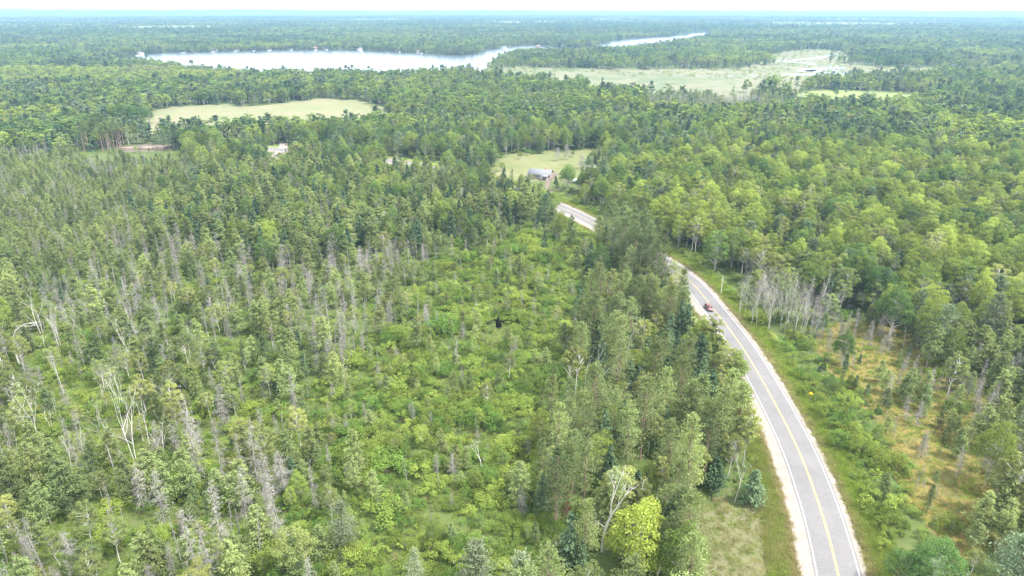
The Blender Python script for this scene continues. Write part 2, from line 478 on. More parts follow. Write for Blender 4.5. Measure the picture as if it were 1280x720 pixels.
ribbon('creek', [(840, 95), (900, 95.3), (955, 94.6), (1000, 93.5), (1040, 92), (1052, 90), (1030, 88), (1008, 89), (1014, 86.5), (1040, 86), (1047, 84), (1036, 81.8), (1018, 81), (1008, 79), (985, 77.5), (972, 77), (990, 75.3), (1015, 73), (1036, 70), (1045, 68.5)], [7, 8, 12, 26, 34, 34, 30, 26, 26, 26, 24, 20, 14, 12, 12, 16, 24, 22, 14, 10], 0.16, M['water'])
_, DRIVE = ribbon('gravel_track', [(340, 204), (346, 197), (349, 190), (354, 183), (352, 178), (330, 174), (280, 170)], [9, 9, 6, 6, 5, 4, 4], 0.065, M['gravel'])
ribbon('house_driveway', [(697, 257), (690, 244), (684, 232), (690, 222), (697, 216)], [4, 3.0, 2.8, 3, 4], 0.085, M['sandy'])

# ================================================================== PLANTS
# Each maker returns two Geo (wood, leaves). Sizes in metres for a plant of height H; copies are scaled.
def bent_path(g, H, lean=0.03, n=7, wob=0.02, base=-0.25):
    z = np.linspace(base, H, n)
    off = np.cumsum(g.normal(0, wob * H / n * 2.0, (n, 2)), axis=0); off -= off[0]
    d = g.uniform(0, 6.28)
    P = np.c_[off + np.outer(np.maximum(z, 0), [math.cos(d) * lean, math.sin(d) * lean]), z]
    return P
def on_path(P, z):
    return np.stack([np.interp(z, P[:, 2], P[:, 0]), np.interp(z, P[:, 2], P[:, 1]), z], -1)
def make_conifer(g, H, rad, first, nb, per, L, W, droop, top_pow=0.85, up=0.0, bare=0, trunk_r=0.011, ragged_r=0.25):
    """tamarack, spruce, fir: branches in whorls along a straight stem, sprays of needles along each branch"""
    wood, leaf = Geo(), Geo()
    P = bent_path(g, H, 0.02, 7, 0.008)
    wood.add(*tube(P, np.linspace(trunk_r * H + 0.03, 0.012, len(P)), 6))
    f = np.sort(g.uniform(first, 0.985, nb)); az = g.uniform(0, 6.28, nb) + np.arange(nb) * 2.4
    side = 1 + 0.22 * np.sin(az + g.uniform(0, 6))
    ln = rad * np.power(np.clip((1 - f) / (1 - first), 0, 1), top_pow) * g.uniform(1 - ragged_r * 2, 1 + ragged_r, nb) * side + 0.12
    base = on_path(P, f * H)
    out = np.stack([np.cos(az), np.sin(az), up - droop * g.uniform(0.3, 1.3, nb)], -1); out = unit(out)
    for i in range(nb):
        if i % 2 == 0 and ln[i] > 0.5:
            wood.add(*tube(np.stack([base[i], base[i] + out[i] * ln[i] * 0.85]), [0.03, 0.008], 3))
    k = per
    t = np.sqrt(g.uniform(0.05, 1.0, (nb, k)))
    spread = 0.28 * ln[:, None, None] * g.normal(0, 0.55, (nb, k, 3)) * np.array([1, 1, 0.45])
    C = base[:, None] + out[:, None] * (t * ln[:, None])[..., None] + spread
    C[..., 2] -= droop * 0.25 * (t ** 2) * ln[:, None]
    U = out[:, None] + 0.75 * g.normal(0, 0.6, (nb, k, 3)); U[..., 2] -= 0.25
    n = nb * k
    leaf.add(*cards(C.reshape(-1, 3), U.reshape(-1, 3), unit(np.array([0, 0, 0.9]) + g.normal(0, 0.6, (n, 3))), L * g.uniform(0.6, 1.25, n), W * g.uniform(0.6, 1.3, n)))
    for _ in range(bare):                                  # dead lower twigs
        z = g.uniform(0.06, first + 0.1) * H; a = g.uniform(0, 6.28); ll = g.uniform(0.4, 1.0) * rad * 0.6
        b0 = on_path(P, np.array(z)); d = np.array([math.cos(a), math.sin(a), -0.25])
        wood.add(*tube(np.stack([b0, b0 + d * ll]), [0.018, 0.006], 3))
    return wood, leaf
def make_dead_spruce(g, H, rad=1.25, nb=95, twigs=7, first=0.06, broken=False):
    wood, tw = Geo(), Geo()
    P = bent_path(g, H, 0.03, 7, 0.008)
    wood.add(*tube(P, np.linspace(0.007 * H + 0.03, 0.07 if broken else 0.015, len(P)), 6))
    f = np.sort(g.uniform(first, 0.99, nb)); az = g.uniform(0, 6.28, nb)
    ln = rad * (0.25 + 0.75 * np.power(1 - f, 0.7)) * g.uniform(0.35, 1.15, nb)
    base = on_path(P, f * H)
    out = unit(np.stack([np.cos(az), np.sin(az), g.uniform(-0.55, 0.12, nb)], -1))
    tw.add(*cards(base + out * ln[:, None] / 2, out, rdir(g, nb), ln, 0.04))
    k = twigs
    t = g.uniform(0.2, 1.0, (nb, k))
    C = base[:, None] + out[:, None] * (t * ln[:, None])[..., None]
    U = out[:, None] * 0.6 + g.normal(0, 0.6, (nb, k, 3)); U[..., 2] -= 0.35; U = unit(U)
    L = (ln[:, None] * g.uniform(0.25, 0.6, (nb, k))).reshape(-1)
    U = U.reshape(-1, 3); C = C.reshape(-1, 3) + U * L[:, None] / 2
    tw.add(*cards(C, U, rdir(g, len(C)), L, 0.033))
    return wood, tw
def branch_tree(g, wood, P0, d, L, r, level, tips, bend=0.25, forks=(2, 4), sides=5, upright=0.35):
    n = 5
    pts = [np.array(P0, float)]; dd = unit(np.array(d, float))
    for i in range(n - 1):
        dd = unit(dd + g.normal(0, bend / n * 1.6, 3) + np.array([0, 0, upright / n]))
        pts.append(pts[-1] + dd * L / (n - 1))
    pts = np.array(pts)
    wood.add(*tube(pts, np.linspace(r, r * 0.5 if level else 0.008, n), sides if level else 3))
    if level == 0:
        tips.append(pts[-1]); return
    for q in range(int(g.integers(*forks)) + (1 if level > 1 else 0)):
        t = g.uniform(0.35, 1.0) if q else 1.0
        i = t * (n - 1); j = min(int(i), n - 2)
        p = pts[j] + (pts[j + 1] - pts[j]) * (i - j)
        nd = unit(dd + g.normal(0, 0.36, 3) + np.array([0, 0, 0.25]))
        branch_tree(g, wood, p, nd, L * g.uniform(0.45, 0.75), r * (0.62 if q else 0.5) * (1.1 - 0.35 * t), level - 1, tips, bend * 1.2, forks, sides, upright)
def make_bare(g, H, stems=1, r=0.10, level=3, lean=0.08, stem_part=0.5, twig=True):
    """a leafless birch or aspen: pale stems that fork into upright limbs"""
    wood, tw = Geo(), Geo()
    tips = []
    for s in range(stems):
        a = g.uniform(0, 6.28); off = np.array([math.cos(a), math.sin(a), 0]) * (0.25 if stems > 1 else 0)
        d = np.array([math.cos(a) * lean, math.sin(a) * lean, 1.0])
        branch_tree(g, wood, off - np.array([0, 0, 0.25]), d, H * stem_part * g.uniform(0.9, 1.05), r * g.uniform(0.8, 1.1), level, tips, 0.16, (2, 4))
    T = np.array(tips)
    k = 6
    C = np.repeat(T, k, 0); n = len(C)
    U = unit(g.normal(0, 0.7, (n, 3)) + np.array([0, 0, 0.5])); L = g.uniform(0.4, 1.1, n)
    tw.add(*cards(C + U * L[:, None] / 2, U, rdir(g, n), L, 0.022))
    return wood, tw
def make_broadleaf(g, H, rx, crown0, clumps, per, leaf, trunk_r=0.014, flat=1.0, open_=0.0, stems=1, dome=0.5):
    """a round-crowned tree: limbs carry clumps of leaves, gaps between the clumps"""
    wood, leaves = Geo(), Geo()
    P = bent_path(g, H * 0.9, 0.05, 7, 0.03)
    wood.add(*tube(P, np.linspace(trunk_r * H + 0.03, 0.03, len(P)), 6))
    zc0, zc1 = crown0 * H, H
    cz, hz = (zc0 + zc1) / 2, (zc1 - zc0) / 2
    cs = []
    tries = 0
    lob = g.uniform(0, 6.28, 3)
    while len(cs) < clumps and tries < 4000:
        tries += 1
        d = rdir(g, 1)[0]
        if d[2] < -0.55: continue
        az = math.atan2(d[1], d[0])
        lobe = 1 + 0.16 * math.sin(3 * az + lob[0]) + 0.12 * math.sin(2 * az + lob[1] + 2 * d[2])
        rad = g.uniform(0.55, 1.0) ** 0.5 * lobe
        zz = d[2] * hz * rad
        widen = 1 - 0.25 * max(0, d[2])
        c = np.array([d[0] * rx * rad * widen, d[1] * rx * rad * widen, cz + zz * (0.85 if d[2] < 0 else 1)])
        cr = rx * g.uniform(0.22, 0.40)
        if any(np.linalg.norm(c - q) < 0.55 * (cr + r2) for q, r2 in cs) and tries < 2500: continue
        cs.append((c, cr))
    for i, (c, cr) in enumerate(cs):
        zb = min(max(zc0 * 0.8, c[2] - 0.9 * math.hypot(c[0], c[1]) - 0.5), H * 0.85)
        b = on_path(P, np.array(zb)); mid = (b + c) / 2 + np.array([0, 0, -0.15 * rx * 0.3])
        wood.add(*tube(np.stack([b, mid, c]), [0.006 * H, 0.004 * H, 0.012], 4))
        n = int(per * (cr / (0.31 * rx)) ** 2)
        d = rdir(g, n); d[:, 2] = np.where(d[:, 2] < -0.35, -d[:, 2], d[:, 2])
        rad = cr * g.uniform(0.35, 1.0, n) ** 0.45
        C = c + d * rad[:, None] * np.array([1, 1, 0.72 * flat])
        N = unit(d * 0.9 + np.array([0, 0, 0.45]) + g.normal(0, 0.5, (n, 3)))
        U = np.cross(N, rdir(g, n))
        leaves.add(*cards(C, U, N, leaf * g.uniform(0.65, 1.35, n), leaf * 0.78 * g.uniform(0.65, 1.3, n)))
    return wood, leaves
def make_pine(g, H, rx, crown0, nb, per, L, W, layered=False, trunk_r=0.013, bare=10):
    """red pine (bare red stem, rounded crown) or white pine (layers of plumes)"""
    wood, leaf = Geo(), Geo()
    P = bent_path(g, H, 0.02, 8, 0.012)
    wood.add(*tube(P, np.linspace(trunk_r * H + 0.03, 0.03, len(P)), 7))
    f = np.sort(g.uniform(crown0, 0.985, nb)); az = np.arange(nb) * 2.4 + g.uniform(-0.5, 0.5, nb)
    q = (f - crown0) / (1 - crown0)
    if layered: ln = rx * (1 - q) ** 0.6 * g.uniform(0.55, 1.2, nb) + 0.4
    else: ln = rx * np.sin(np.clip(0.34 + 0.66 * q, 0, 1) * math.pi) ** 0.8 * g.uniform(0.6, 1.15, nb) + 0.35
    base = on_path(P, f * H)
    out = unit(np.stack([np.cos(az), np.sin(az), np.where(q > 0.6, 0.55, 0.12) + g.normal(0, 0.12, nb)], -1))
    for i in range(nb):
        e = base[i] + out[i] * ln[i]
        wood.add(*tube(np.stack([base[i], (base[i] + e) / 2 - np.array([0, 0, 0.05 * ln[i]]), e]), [0.05, 0.035, 0.012], 4))
        k = per
        t = g.uniform(0.30, 1.05, k)
        c = base[i] + out[i] * (t * ln[i])[:, None]
        c = c + g.normal(0, 1, (k, 3)) * np.array([0.26, 0.26, 0.13]) * ln[i] * (0.35 + 0.65 * t)[:, None]
        U = unit(out[i] * 0.5 + g.normal(0, 0.6, (k, 3)) + np.array([0, 0, 0.35]))
        N = unit(g.normal(0, 0.6, (k, 3)) + np.array([0, 0, 0.8]))
        leaf.add(*cards(c, U, N, L * g.uniform(0.6, 1.3, k), W * g.uniform(0.6, 1.3, k)))
    for _ in range(bare):
        z = g.uniform(0.5 * crown0, crown0) * H; a = g.uniform(0, 6.28); b0 = on_path(P, np.array(z))
        wood.add(*tube(np.stack([b0, b0 + np.array([math.cos(a), math.sin(a), -0.15]) * g.uniform(0.4, 1.4)]), [0.025, 0.008], 3))
    return wood, leaf
def make_shrub(g, H, rx, clumps, per, leaf):
    wood, leaves = Geo(), Geo()
    for i in range(clumps):
        a = g.uniform(0, 6.28); rr_ = rx * math.sqrt(g.uniform(0, 1)); z = H * g.uniform(0.35, 0.85) * (1 - 0.35 * (rr_ / rx) ** 2)
        c = np.array([math.cos(a) * rr_, math.sin(a) * rr_, z]); cr = g.uniform(0.28, 0.5) * rx
        wood.add(*tube(np.stack([[c[0] * 0.15, c[1] * 0.15, -0.1], c * np.array([0.6, 0.6, 0.55]), c]), [0.03, 0.02, 0.006], 3))
        d = rdir(g, per); d[:, 2] = np.abs(d[:, 2]) * 1.0 - 0.2 * (g.random(per) < 0.3)
        C = c + d * (cr * g.uniform(0.3, 1.0, per) ** 0.5)[:, None]
        C[:, 2] = np.maximum(C[:, 2], 0.05)
        N = unit(d * 0.6 + np.array([0, 0, 0.7]) + g.normal(0, 0.5, (per, 3)))
        leaves.add(*cards(C, np.cross(N, rdir(g, per)), N, leaf * g.uniform(0.6, 1.4, per), leaf * 0.7 * g.uniform(0.6, 1.3, per)))
    return wood, leaves
def make_tuft(g, H, n, spread, w):
    leaves = Geo(); wood = Geo()
    C = np.c_[g.normal(0, spread, (n, 2)), np.zeros(n)]
    U = unit(g.normal(0, 0.35, (n, 3)) + np.array([0, 0, 1.0])); L = H * g.uniform(0.5, 1.1, n)
    leaves.add(*cards(C + U * L[:, None] / 2, U, rdir(g, n), L, w))
    return wood, leaves

# name, category, wood part, leaf part, materials, nominal height
KIND = {
    'tam': ('tamarack_tree', 'tamarack', 'trunk', 'crown', 'grey_wood', 'tamarack', 11.0),
    'spr': ('spruce_tree', 'spruce', 'trunk', 'crown', 'bark', 'spruce', 12.0),
    'pin': ('red_pine_tree', 'red pine', 'trunk', 'crown', 'red_bark', 'red_pine', 19.0),
    'wpi': ('white_pine_tree', 'white pine', 'trunk', 'crown', 'bark', 'white_pine', 15.0),
    'bir': ('birch_tree', 'birch', 'trunk', 'crown', 'white_bark', 'birch', 12.0),
    'brd': ('broadleaf_tree', 'broadleaf tree', 'trunk', 'crown', 'pale_bark', 'broadleaf', 14.0),
    'dsp': ('dead_spruce_tree', 'dead spruce', 'trunk', 'twigs', 'grey_wood', 'grey_wood', 11.0),
    'dbi': ('bare_birch_tree', 'bare birch', 'trunk', 'twigs', 'white_bark', 'white_bark', 12.0),
    'shr': ('shrub', 'shrub', 'stems', 'foliage', 'bark', 'shrub', 2.2),
}
def variants(kind, lod):
    g = np.random.default_rng({'tam': 1, 'spr': 2, 'pin': 3, 'wpi': 4, 'bir': 5, 'brd': 6, 'dsp': 7, 'dbi': 8, 'shr': 9}[kind] * 100 + lod)
    H = KIND[kind][6]; out = []
    for v in range(6 if lod == 0 else 3):
        if kind == 'tam':
            a = (g, H, g.uniform(1.9, 3.0), g.uniform(0.10, 0.26))
            out.append(make_conifer(*a, 110, 26, 0.46, 0.21, 0.08, 0.62, 0.16, bare=8) if lod == 0 else make_conifer(*a, 44, 8, 1.0, 0.5, 0.12, 0.7, 0.18))
        elif kind == 'spr':
            a = (g, H, g.uniform(2.0, 2.9), g.uniform(0.05, 0.16))
            out.append(make_conifer(*a, 120, 16, 0.62, 0.30, 0.42, 0.85, 0.05, bare=4, ragged_r=0.18) if lod == 0 else make_conifer(*a, 40, 6, 1.5, 0.85, 0.42, 0.85, 0.05))
        elif kind == 'pin':
            a = (g, H, g.uniform(2.2, 3.0), g.uniform(0.20, 0.42))
            out.append(make_pine(*a, 70, 58, 0.40, 0.19) if lod == 0 else make_pine(*a, 18, 16, 1.3, 0.8, bare=0))
        elif kind == 'wpi':
            a = (g, H, g.uniform(3.0, 4.0), g.uniform(0.16, 0.34))
            out.append(make_pine(*a, 62, 48, 0.50, 0.24, True) if lod == 0 else make_pine(*a, 26, 22, 1.1, 0.65, True, bare=0))
        elif kind == 'bir':
            a = (g, H, g.uniform(2.0, 3.0), g.uniform(0.30, 0.46))
            out.append(make_broadleaf(*a, 32, 110, 0.26, 0.009) if lod == 0 else make_broadleaf(*a, 14, 22, 0.75, 0.009))
        elif kind == 'brd':
            a = (g, H, g.uniform(3.4, 4.8), g.uniform(0.14, 0.30))
            out.append(make_broadleaf(*a, 60, 150, 0.31) if lod == 0 else make_broadleaf(*a, 26, 26, 1.0))
        elif kind == 'dsp':
            out.append(make_dead_spruce(g, H, (1.4, 2.4, 1.9, 1.0, 2.1, 0.7)[v], (130, 150, 110, 60, 140, 34)[v], (10, 11, 9, 6, 10, 3)[v], (.05, .12, .2, .3, .04, .25)[v], v == 5) if lod == 0 else make_dead_spruce(g, H, 1.4, 60, 5))
        elif kind == 'dbi':
            out.append(make_bare(g, H, int(g.integers(1, 3)), 0.062, 2, 0.06, g.uniform(0.52, 0.66)) if lod == 0 else make_bare(g, H, 2, 0.12, 2, 0.1, 0.5))
        elif kind == 'shr':
            out.append(make_shrub(g, H, (1.5, 1.1, 1.9, 0.8, 1.4, 0.6)[v], (10, 8, 13, 7, 9, 6)[v], (110, 95, 110, 85, 120, 80)[v], (0.165, 0.14, 0.175, 0.15, 0.125, 0.13)[v]) if lod == 0 else make_shrub(g, H, 1.6, 6, 10, 0.6))
    return out
PROTO = {}       # kind -> list of (wood mesh, leaf mesh) for single plants
COLL = {}        # (kind, lod) -> collection of whole-plant meshes for the masses
def joined(name, w, lf, mw, ml):
    VW, FW = w.get() if w.n else (np.zeros((0, 3)), np.zeros((0, 4), int))
    VL, FL = lf.get()
    return mesh_quads(name, np.concatenate([VW, VL]), np.concatenate([FW, FL + len(VW)]), [mw, ml], np.r_[np.zeros(len(FW)), np.ones(len(FL))])
def make_coll(key, meshes):
    c = bpy.data.collections.new(key)
    for i, me in enumerate(meshes):
        c.objects.link(bpy.data.objects.new(f'{key}_{i:02d}', me))
    return c
for k, (nm, cat, wp, lp, mw, ml, H) in KIND.items():
    v0 = variants(k, 0)
    PROTO[k] = [(w.mesh(nm + '_' + wp, M[mw]), lf.mesh(nm + '_' + lp, M[ml])) for w, lf in v0]
    COLL[k, 0] = make_coll(nm + '_whole', [joined(nm, w, lf, M[mw], M[ml]) for w, lf in v0])
    if k != 'shr':
        COLL[k, 1] = make_coll(nm + '_far', [joined(nm, w, lf, M[mw], M[ml]) for w, lf in variants(k, 1)])
gt = np.random.default_rng(77)
COLL['grs', 0] = make_coll('grass_tuft', [joined('grass_tuft', *make_tuft(gt, 0.6, 46, 0.28, 0.05), M['bark'], M['grass']) for _ in range(4)])

def scatter_group(name, coll):
    ng = bpy.data.node_groups.new(name, 'GeometryNodeTree')
    ng.interface.new_socket('Geometry', in_out='INPUT', socket_type='NodeSocketGeometry')
    ng.interface.new_socket('Geometry', in_out='OUTPUT', socket_type='NodeSocketGeometry')
    n, l = ng.nodes, ng.links
    gi, go = n.new('NodeGroupInput'), n.new('NodeGroupOutput')
    ci = n.new('GeometryNodeCollectionInfo')
    ci.inputs['Collection'].default_value = coll
    ci.inputs['Separate Children'].default_value = True
    ci.inputs['Reset Children'].default_value = True
    ip = n.new('GeometryNodeInstanceOnPoints')
    ip.inputs['Pick Instance'].default_value = True
    def named(nm, t):
        a = n.new('GeometryNodeInputNamedAttribute'); a.data_type = t; a.inputs[0].default_value = nm
        return a.outputs[0]
    l.new(gi.outputs[0], ip.inputs['Points'])
    l.new(ci.outputs[0], ip.inputs['Instance'])
    l.new(named('pick', 'INT'), ip.inputs['Instance Index'])
    l.new(named('turn', 'FLOAT_VECTOR'), ip.inputs['Rotation'])
    l.new(named('size', 'FLOAT_VECTOR'), ip.inputs['Scale'])
    l.new(ip.outputs[0], go.inputs[0])
    return ng
def mass(name, coll, P, rot, size, pick, tint, label, cat):
    """one object of kind stuff: many plants nobody would count"""
    me = bpy.data.meshes.new(name)
    n = len(P)
    me.vertices.add(n); me.vertices.foreach_set('co', np.asarray(P, np.float32).ravel())
    for nm, t, dat, key in (('turn', 'FLOAT_VECTOR', rot, 'vector'), ('size', 'FLOAT_VECTOR', size, 'vector'), ('pick', 'INT', pick, 'value'), ('tint', 'FLOAT', tint, 'value')):
        a = me.attributes.new(nm, t, 'POINT')
        a.data.foreach_set(key, np.asarray(dat, np.int32 if t == 'INT' else np.float32).ravel())
    o = obj(name, me)
    md = o.modifiers.new('scatter', 'NODES'); md.node_group = scatter_group(name, coll)
    return tag(o, label, cat, None, 'stuff')

# ------------------------------------------------------------------ which plants grow where
ZONE_PX = [   # (name, outline where the plants stand, in picture points); later ones win
    ('plantation', [(-500, 196), (60, 190), (240, 196), (330, 222), (320, 262), (230, 300), (130, 335), (-500, 350)]),
    ('conifers', [(230, 240), (300, 214), (420, 214), (560, 226), (660, 250), (705, 285), (640, 283), (570, 300), (440, 322), (330, 336), (230, 322), (200, 300)]),
    ('deadwood', [(200, 305), (330, 336), (440, 322), (570, 300), (540, 370), (470, 440), (400, 475), (300, 440), (200, 430), (90, 375), (110, 338)]),
    ('lower_bog', [(-500, 350), (110, 338), (90, 375), (200, 430), (300, 440), (400, 475), (410, 570), (370, 650), (330, 760), (320, 1000), (-700, 1000)]),
    ('birches', [(-500, 430), (60, 418), (200, 425), (300, 445), (330, 520), (250, 590), (60, 590), (-500, 560)]),
    ('cutover', [(570, 300), (640, 283), (705, 296), (745, 380), (722, 470), (688, 540), (690, 640), (690, 760), (690, 1000), (320, 1000), (330, 760), (370, 650), (410, 570), (400, 475), (470, 440), (540, 370)]),
    ('roadside_pines', [(720, 300), (790, 310), (845, 352), (868, 400), (900, 465), (940, 560), (960, 640), (870, 655), (856, 720), (860, 1000), (690, 1000), (690, 640), (688, 540), (722, 470), (745, 380)]),
    ('round_crowns', [(770, 285), (800, 235), (880, 205), (1700, 190), (1700, 450), (1220, 450), (1130, 420), (1060, 402), (990, 385), (930, 372), (890, 345), (840, 318)]),
    ('bare_aspens', [(905, 375), (930, 362), (1000, 385), (1050, 400), (1030, 425), (985, 432), (940, 412)]),
    ('brush', [(905, 385), (985, 425), (1018, 425), (1055, 460), (1090, 510), (1120, 570), (1150, 650), (1160, 700), (1150, 1000), (1075, 1000), (1080, 720), (1040, 600), (975, 480)]),
    ('bog_trees', [(1180, 440), (1250, 455), (1700, 455), (1700, 720), (1250, 700), (1195, 640), (1165, 560), (1190, 500)]),
    ('open_bog', [(1018, 425), (1035, 408), (1085, 404), (1130, 425), (1165, 470), (1195, 520), (1215, 580), (1220, 650), (1185, 672), (1145, 640), (1120, 570), (1090, 510), (1055, 460)]),
    ('corner_trees', [(1150, 690), (1180, 690), (1250, 700), (1700, 720), (1700, 1000), (1110, 1000)]),
    ('grey_band', [(800, 132), (870, 122), (1000, 131), (1000, 142), (900, 146), (800, 142)]),
    ('grey_grove', [(560, 118), (700, 112), (760, 130), (740, 150), (640, 150), (560, 140)]),
    ('pale_slope', [(-300, 96), (60, 92), (180, 90), (300, 97), (300, 106), (120, 110), (-300, 116)]),
    ('road_window', [(698, 266), (742, 284), (752, 296), (750, 312), (725, 308), (695, 292), (690, 270)]),
    ('road_window', [(480, 207), (545, 216), (552, 228), (480, 222)]),
    ('road_window', [(332, 184), (366, 184), (362, 218), (334, 218)]),
    ('road_window', [(640, 240), (735, 243), (728, 256), (640, 252)]),
    ('road_window', [(95, 189), (150, 190), (235, 188), (235, 206), (95, 208)]),
]
MIX = {   # share of sites planted, {kind: (weight, least height, most height, tint low, tint high)}
    'mixed': (0.30, {'brd': (.46, 9, 15, .05, .75), 'spr': (.14, 9, 15, 0, 1), 'tam': (.14, 9, 14, 0, .8), 'wpi': (.07, 12, 18, 0, .6), 'bir': (.11, 9, 14, 0, .8), 'dsp': (.08, 8, 13, 0, 1)}),
    'plantation': (0.62, {'tam': (.72, 5, 9.0, .25, .95), 'dsp': (.26, 5, 9, 0, 1), 'bir': (.02, 6, 9, 0, .6)}),
    'conifers': (0.42, {'tam': (.66, 9, 14, .2, 1), 'spr': (.13, 10, 15, .2, 1), 'brd': (.09, 9, 13, .1, .7), 'dsp': (.12, 9, 13, 0, 1)}),
    'deadwood': (0.42, {'dsp': (.52, 5, 13, 0, 1), 'tam': (.34, 5, 12, .1, .9), 'bir': (.11, 5, 10, .3, 1), 'spr': (.03, 3, 8, .2, .8)}),
    'lower_bog': (0.36, {'tam': (.50, 5, 12, .15, 1), 'dsp': (.33, 5, 13, 0, 1), 'bir': (.13, 5, 11, .2, 1), 'spr': (.04, 3, 8, .2, .9)}),
    'birches': (0.30, {'bir': (.35, 5, 11, .3, 1), 'dbi': (.20, 5, 12, 0, 1), 'tam': (.28, 6, 11, 0, .9), 'dsp': (.22, 5, 11, 0, 1), 'spr': (.04, 3, 8, 0, .7)}),
    'cutover': (0.24, {'tam': (.38, 2.5, 7.5, .3, 1), 'dsp': (.42, 2, 7, 0, 1), 'bir': (.12, 3, 8, .3, 1), 'brd': (.12, 3, 6, .4, 1)}),
    'roadside_pines': (0.38, {'pin': (.26, 14, 20, .4, 1.1), 'spr': (.17, 8, 14, .3, 1), 'bir': (.20, 7, 12, .2, 1), 'brd': (.17, 5, 9, .4, 1), 'tam': (.12, 7, 11, .3, 1), 'dsp': (.07, 7, 12, 0, 1)}),
    'round_crowns': (0.34, {'brd': (.66, 9, 16, .2, 1.15), 'bir': (.18, 10, 15, .3, 1), 'spr': (.05, 9, 14, .2, 1), 'wpi': (.04, 12, 16, .1, .6), 'tam': (.04, 9, 13, .2, .8), 'dsp': (.03, 9, 13, 0, 1)}),  # high leaf tints: brightness under a cloud gap is put into the leaf colour
    'bare_aspens': (0.55, {'dbi': (.42, 10, 15, 0, 1), 'bir': (.16, 9, 13, 0, .6), 'dsp': (.42, 9, 14, 0, 1)}),
    'brush': (0.30, {'tam': (.35, 3, 7, 0, .7), 'brd': (.35, 2.5, 5, .1, .8), 'dsp': (.18, 3, 7, 0, 1), 'spr': (.12, 3, 6, .2, 1)}),
    'bog_trees': (0.55, {'tam': (.50, 7, 12, .2, 1), 'dsp': (.48, 6, 11, 0, 1), 'spr': (.02, 4, 7, 0, 1)}),
    'open_bog': (0.32, {'tam': (.44, 3, 9, .2, 1), 'dsp': (.54, 3, 9, 0, 1), 'spr': (.02, 2, 5, 0, 1)}),
    'corner_trees': (0.10, {'wpi': (.4, 9, 13, .2, .8), 'brd': (.4, 8, 12, 0, .4), 'tam': (.2, 7, 10, .2, .9)}),
    'grey_band': (0.55, {'dsp': (.72, 9, 13, 0, 1), 'tam': (.28, 8, 12, 0, .7)}),
    'grey_grove': (0.42, {'dsp': (.30, 9, 14, 0, 1), 'brd': (.4, 10, 15, 0, .6), 'tam': (.3, 9, 13, 0, .7)}),
    'pale_slope': (0.40, {'brd': (.45, 9, 14, .6, 1), 'tam': (.35, 8, 12, .6, 1), 'bir': (.2, 9, 13, .6, 1)}),
    'road_window': (0.05, {'tam': (.3, 3, 5, 0, .8), 'brd': (.5, 2.5, 4.5, .2, .9), 'dsp': (.2, 3, 6, 0, 1)}),
    'open': (0.0, {}),
}
ZN = list(MIX)
def zone_of(x, y):
    u, v = pix(x, y)
    jx = x + 7 * field(x, y, 24, 12) + rng.normal(0, 4, x.shape); jy = np.maximum(y + 9 * field(x, y, 27, 13) + rng.normal(0, 5, x.shape), 30)
    ju, jv = pix(jx, jy)                      # stands run into one another
    z = np.full(x.shape, ZN.index('mixed'))
    for nm, p in ZONE_PX:
        z[inpoly(u, v, p) if nm in ('road_window', 'open_bog', 'bare_aspens') else inpoly(ju, jv, p)] = ZN.index(nm)
    for k in ('lake', 'field', 'yard', 'marsh', 'lime', 'dry', 'pit'):
        e = {'marsh': 30.0, 'lime': 14.0, 'field': 5.0, 'yard': 2.5}.get(k, 0.0)
        z[inpoly(x + e * (.7 * field(x, y, 60, 14) + rng.normal(0, .45, x.shape)), y + e * (.7 * field(x, y, 60, 15) + rng.normal(0, .45, x.shape)), POLY[k])] = ZN.index('open')
    return z, u, v
def sites(d0, d1, step, vmax=900, umin=-220, umax=1500):
    hx = d1 * 0.95
    x = np.arange(-hx, hx, step); y = np.arange(40, d1, step)
    X, Y = np.meshgrid(x, y); X = X.ravel(); Y = Y.ravel()
    X = X + rng.uniform(-.48, .48, X.shape) * step; Y = Y + rng.uniform(-.48, .48, Y.shape) * step
    d = np.hypot(X, Y); u, v = pix(X, Y)
    k = (d >= d0) & (d < d1) & (u > umin) & (u < umax) & (v < vmax)
    return X[k], Y[k]
KK = list(KIND)
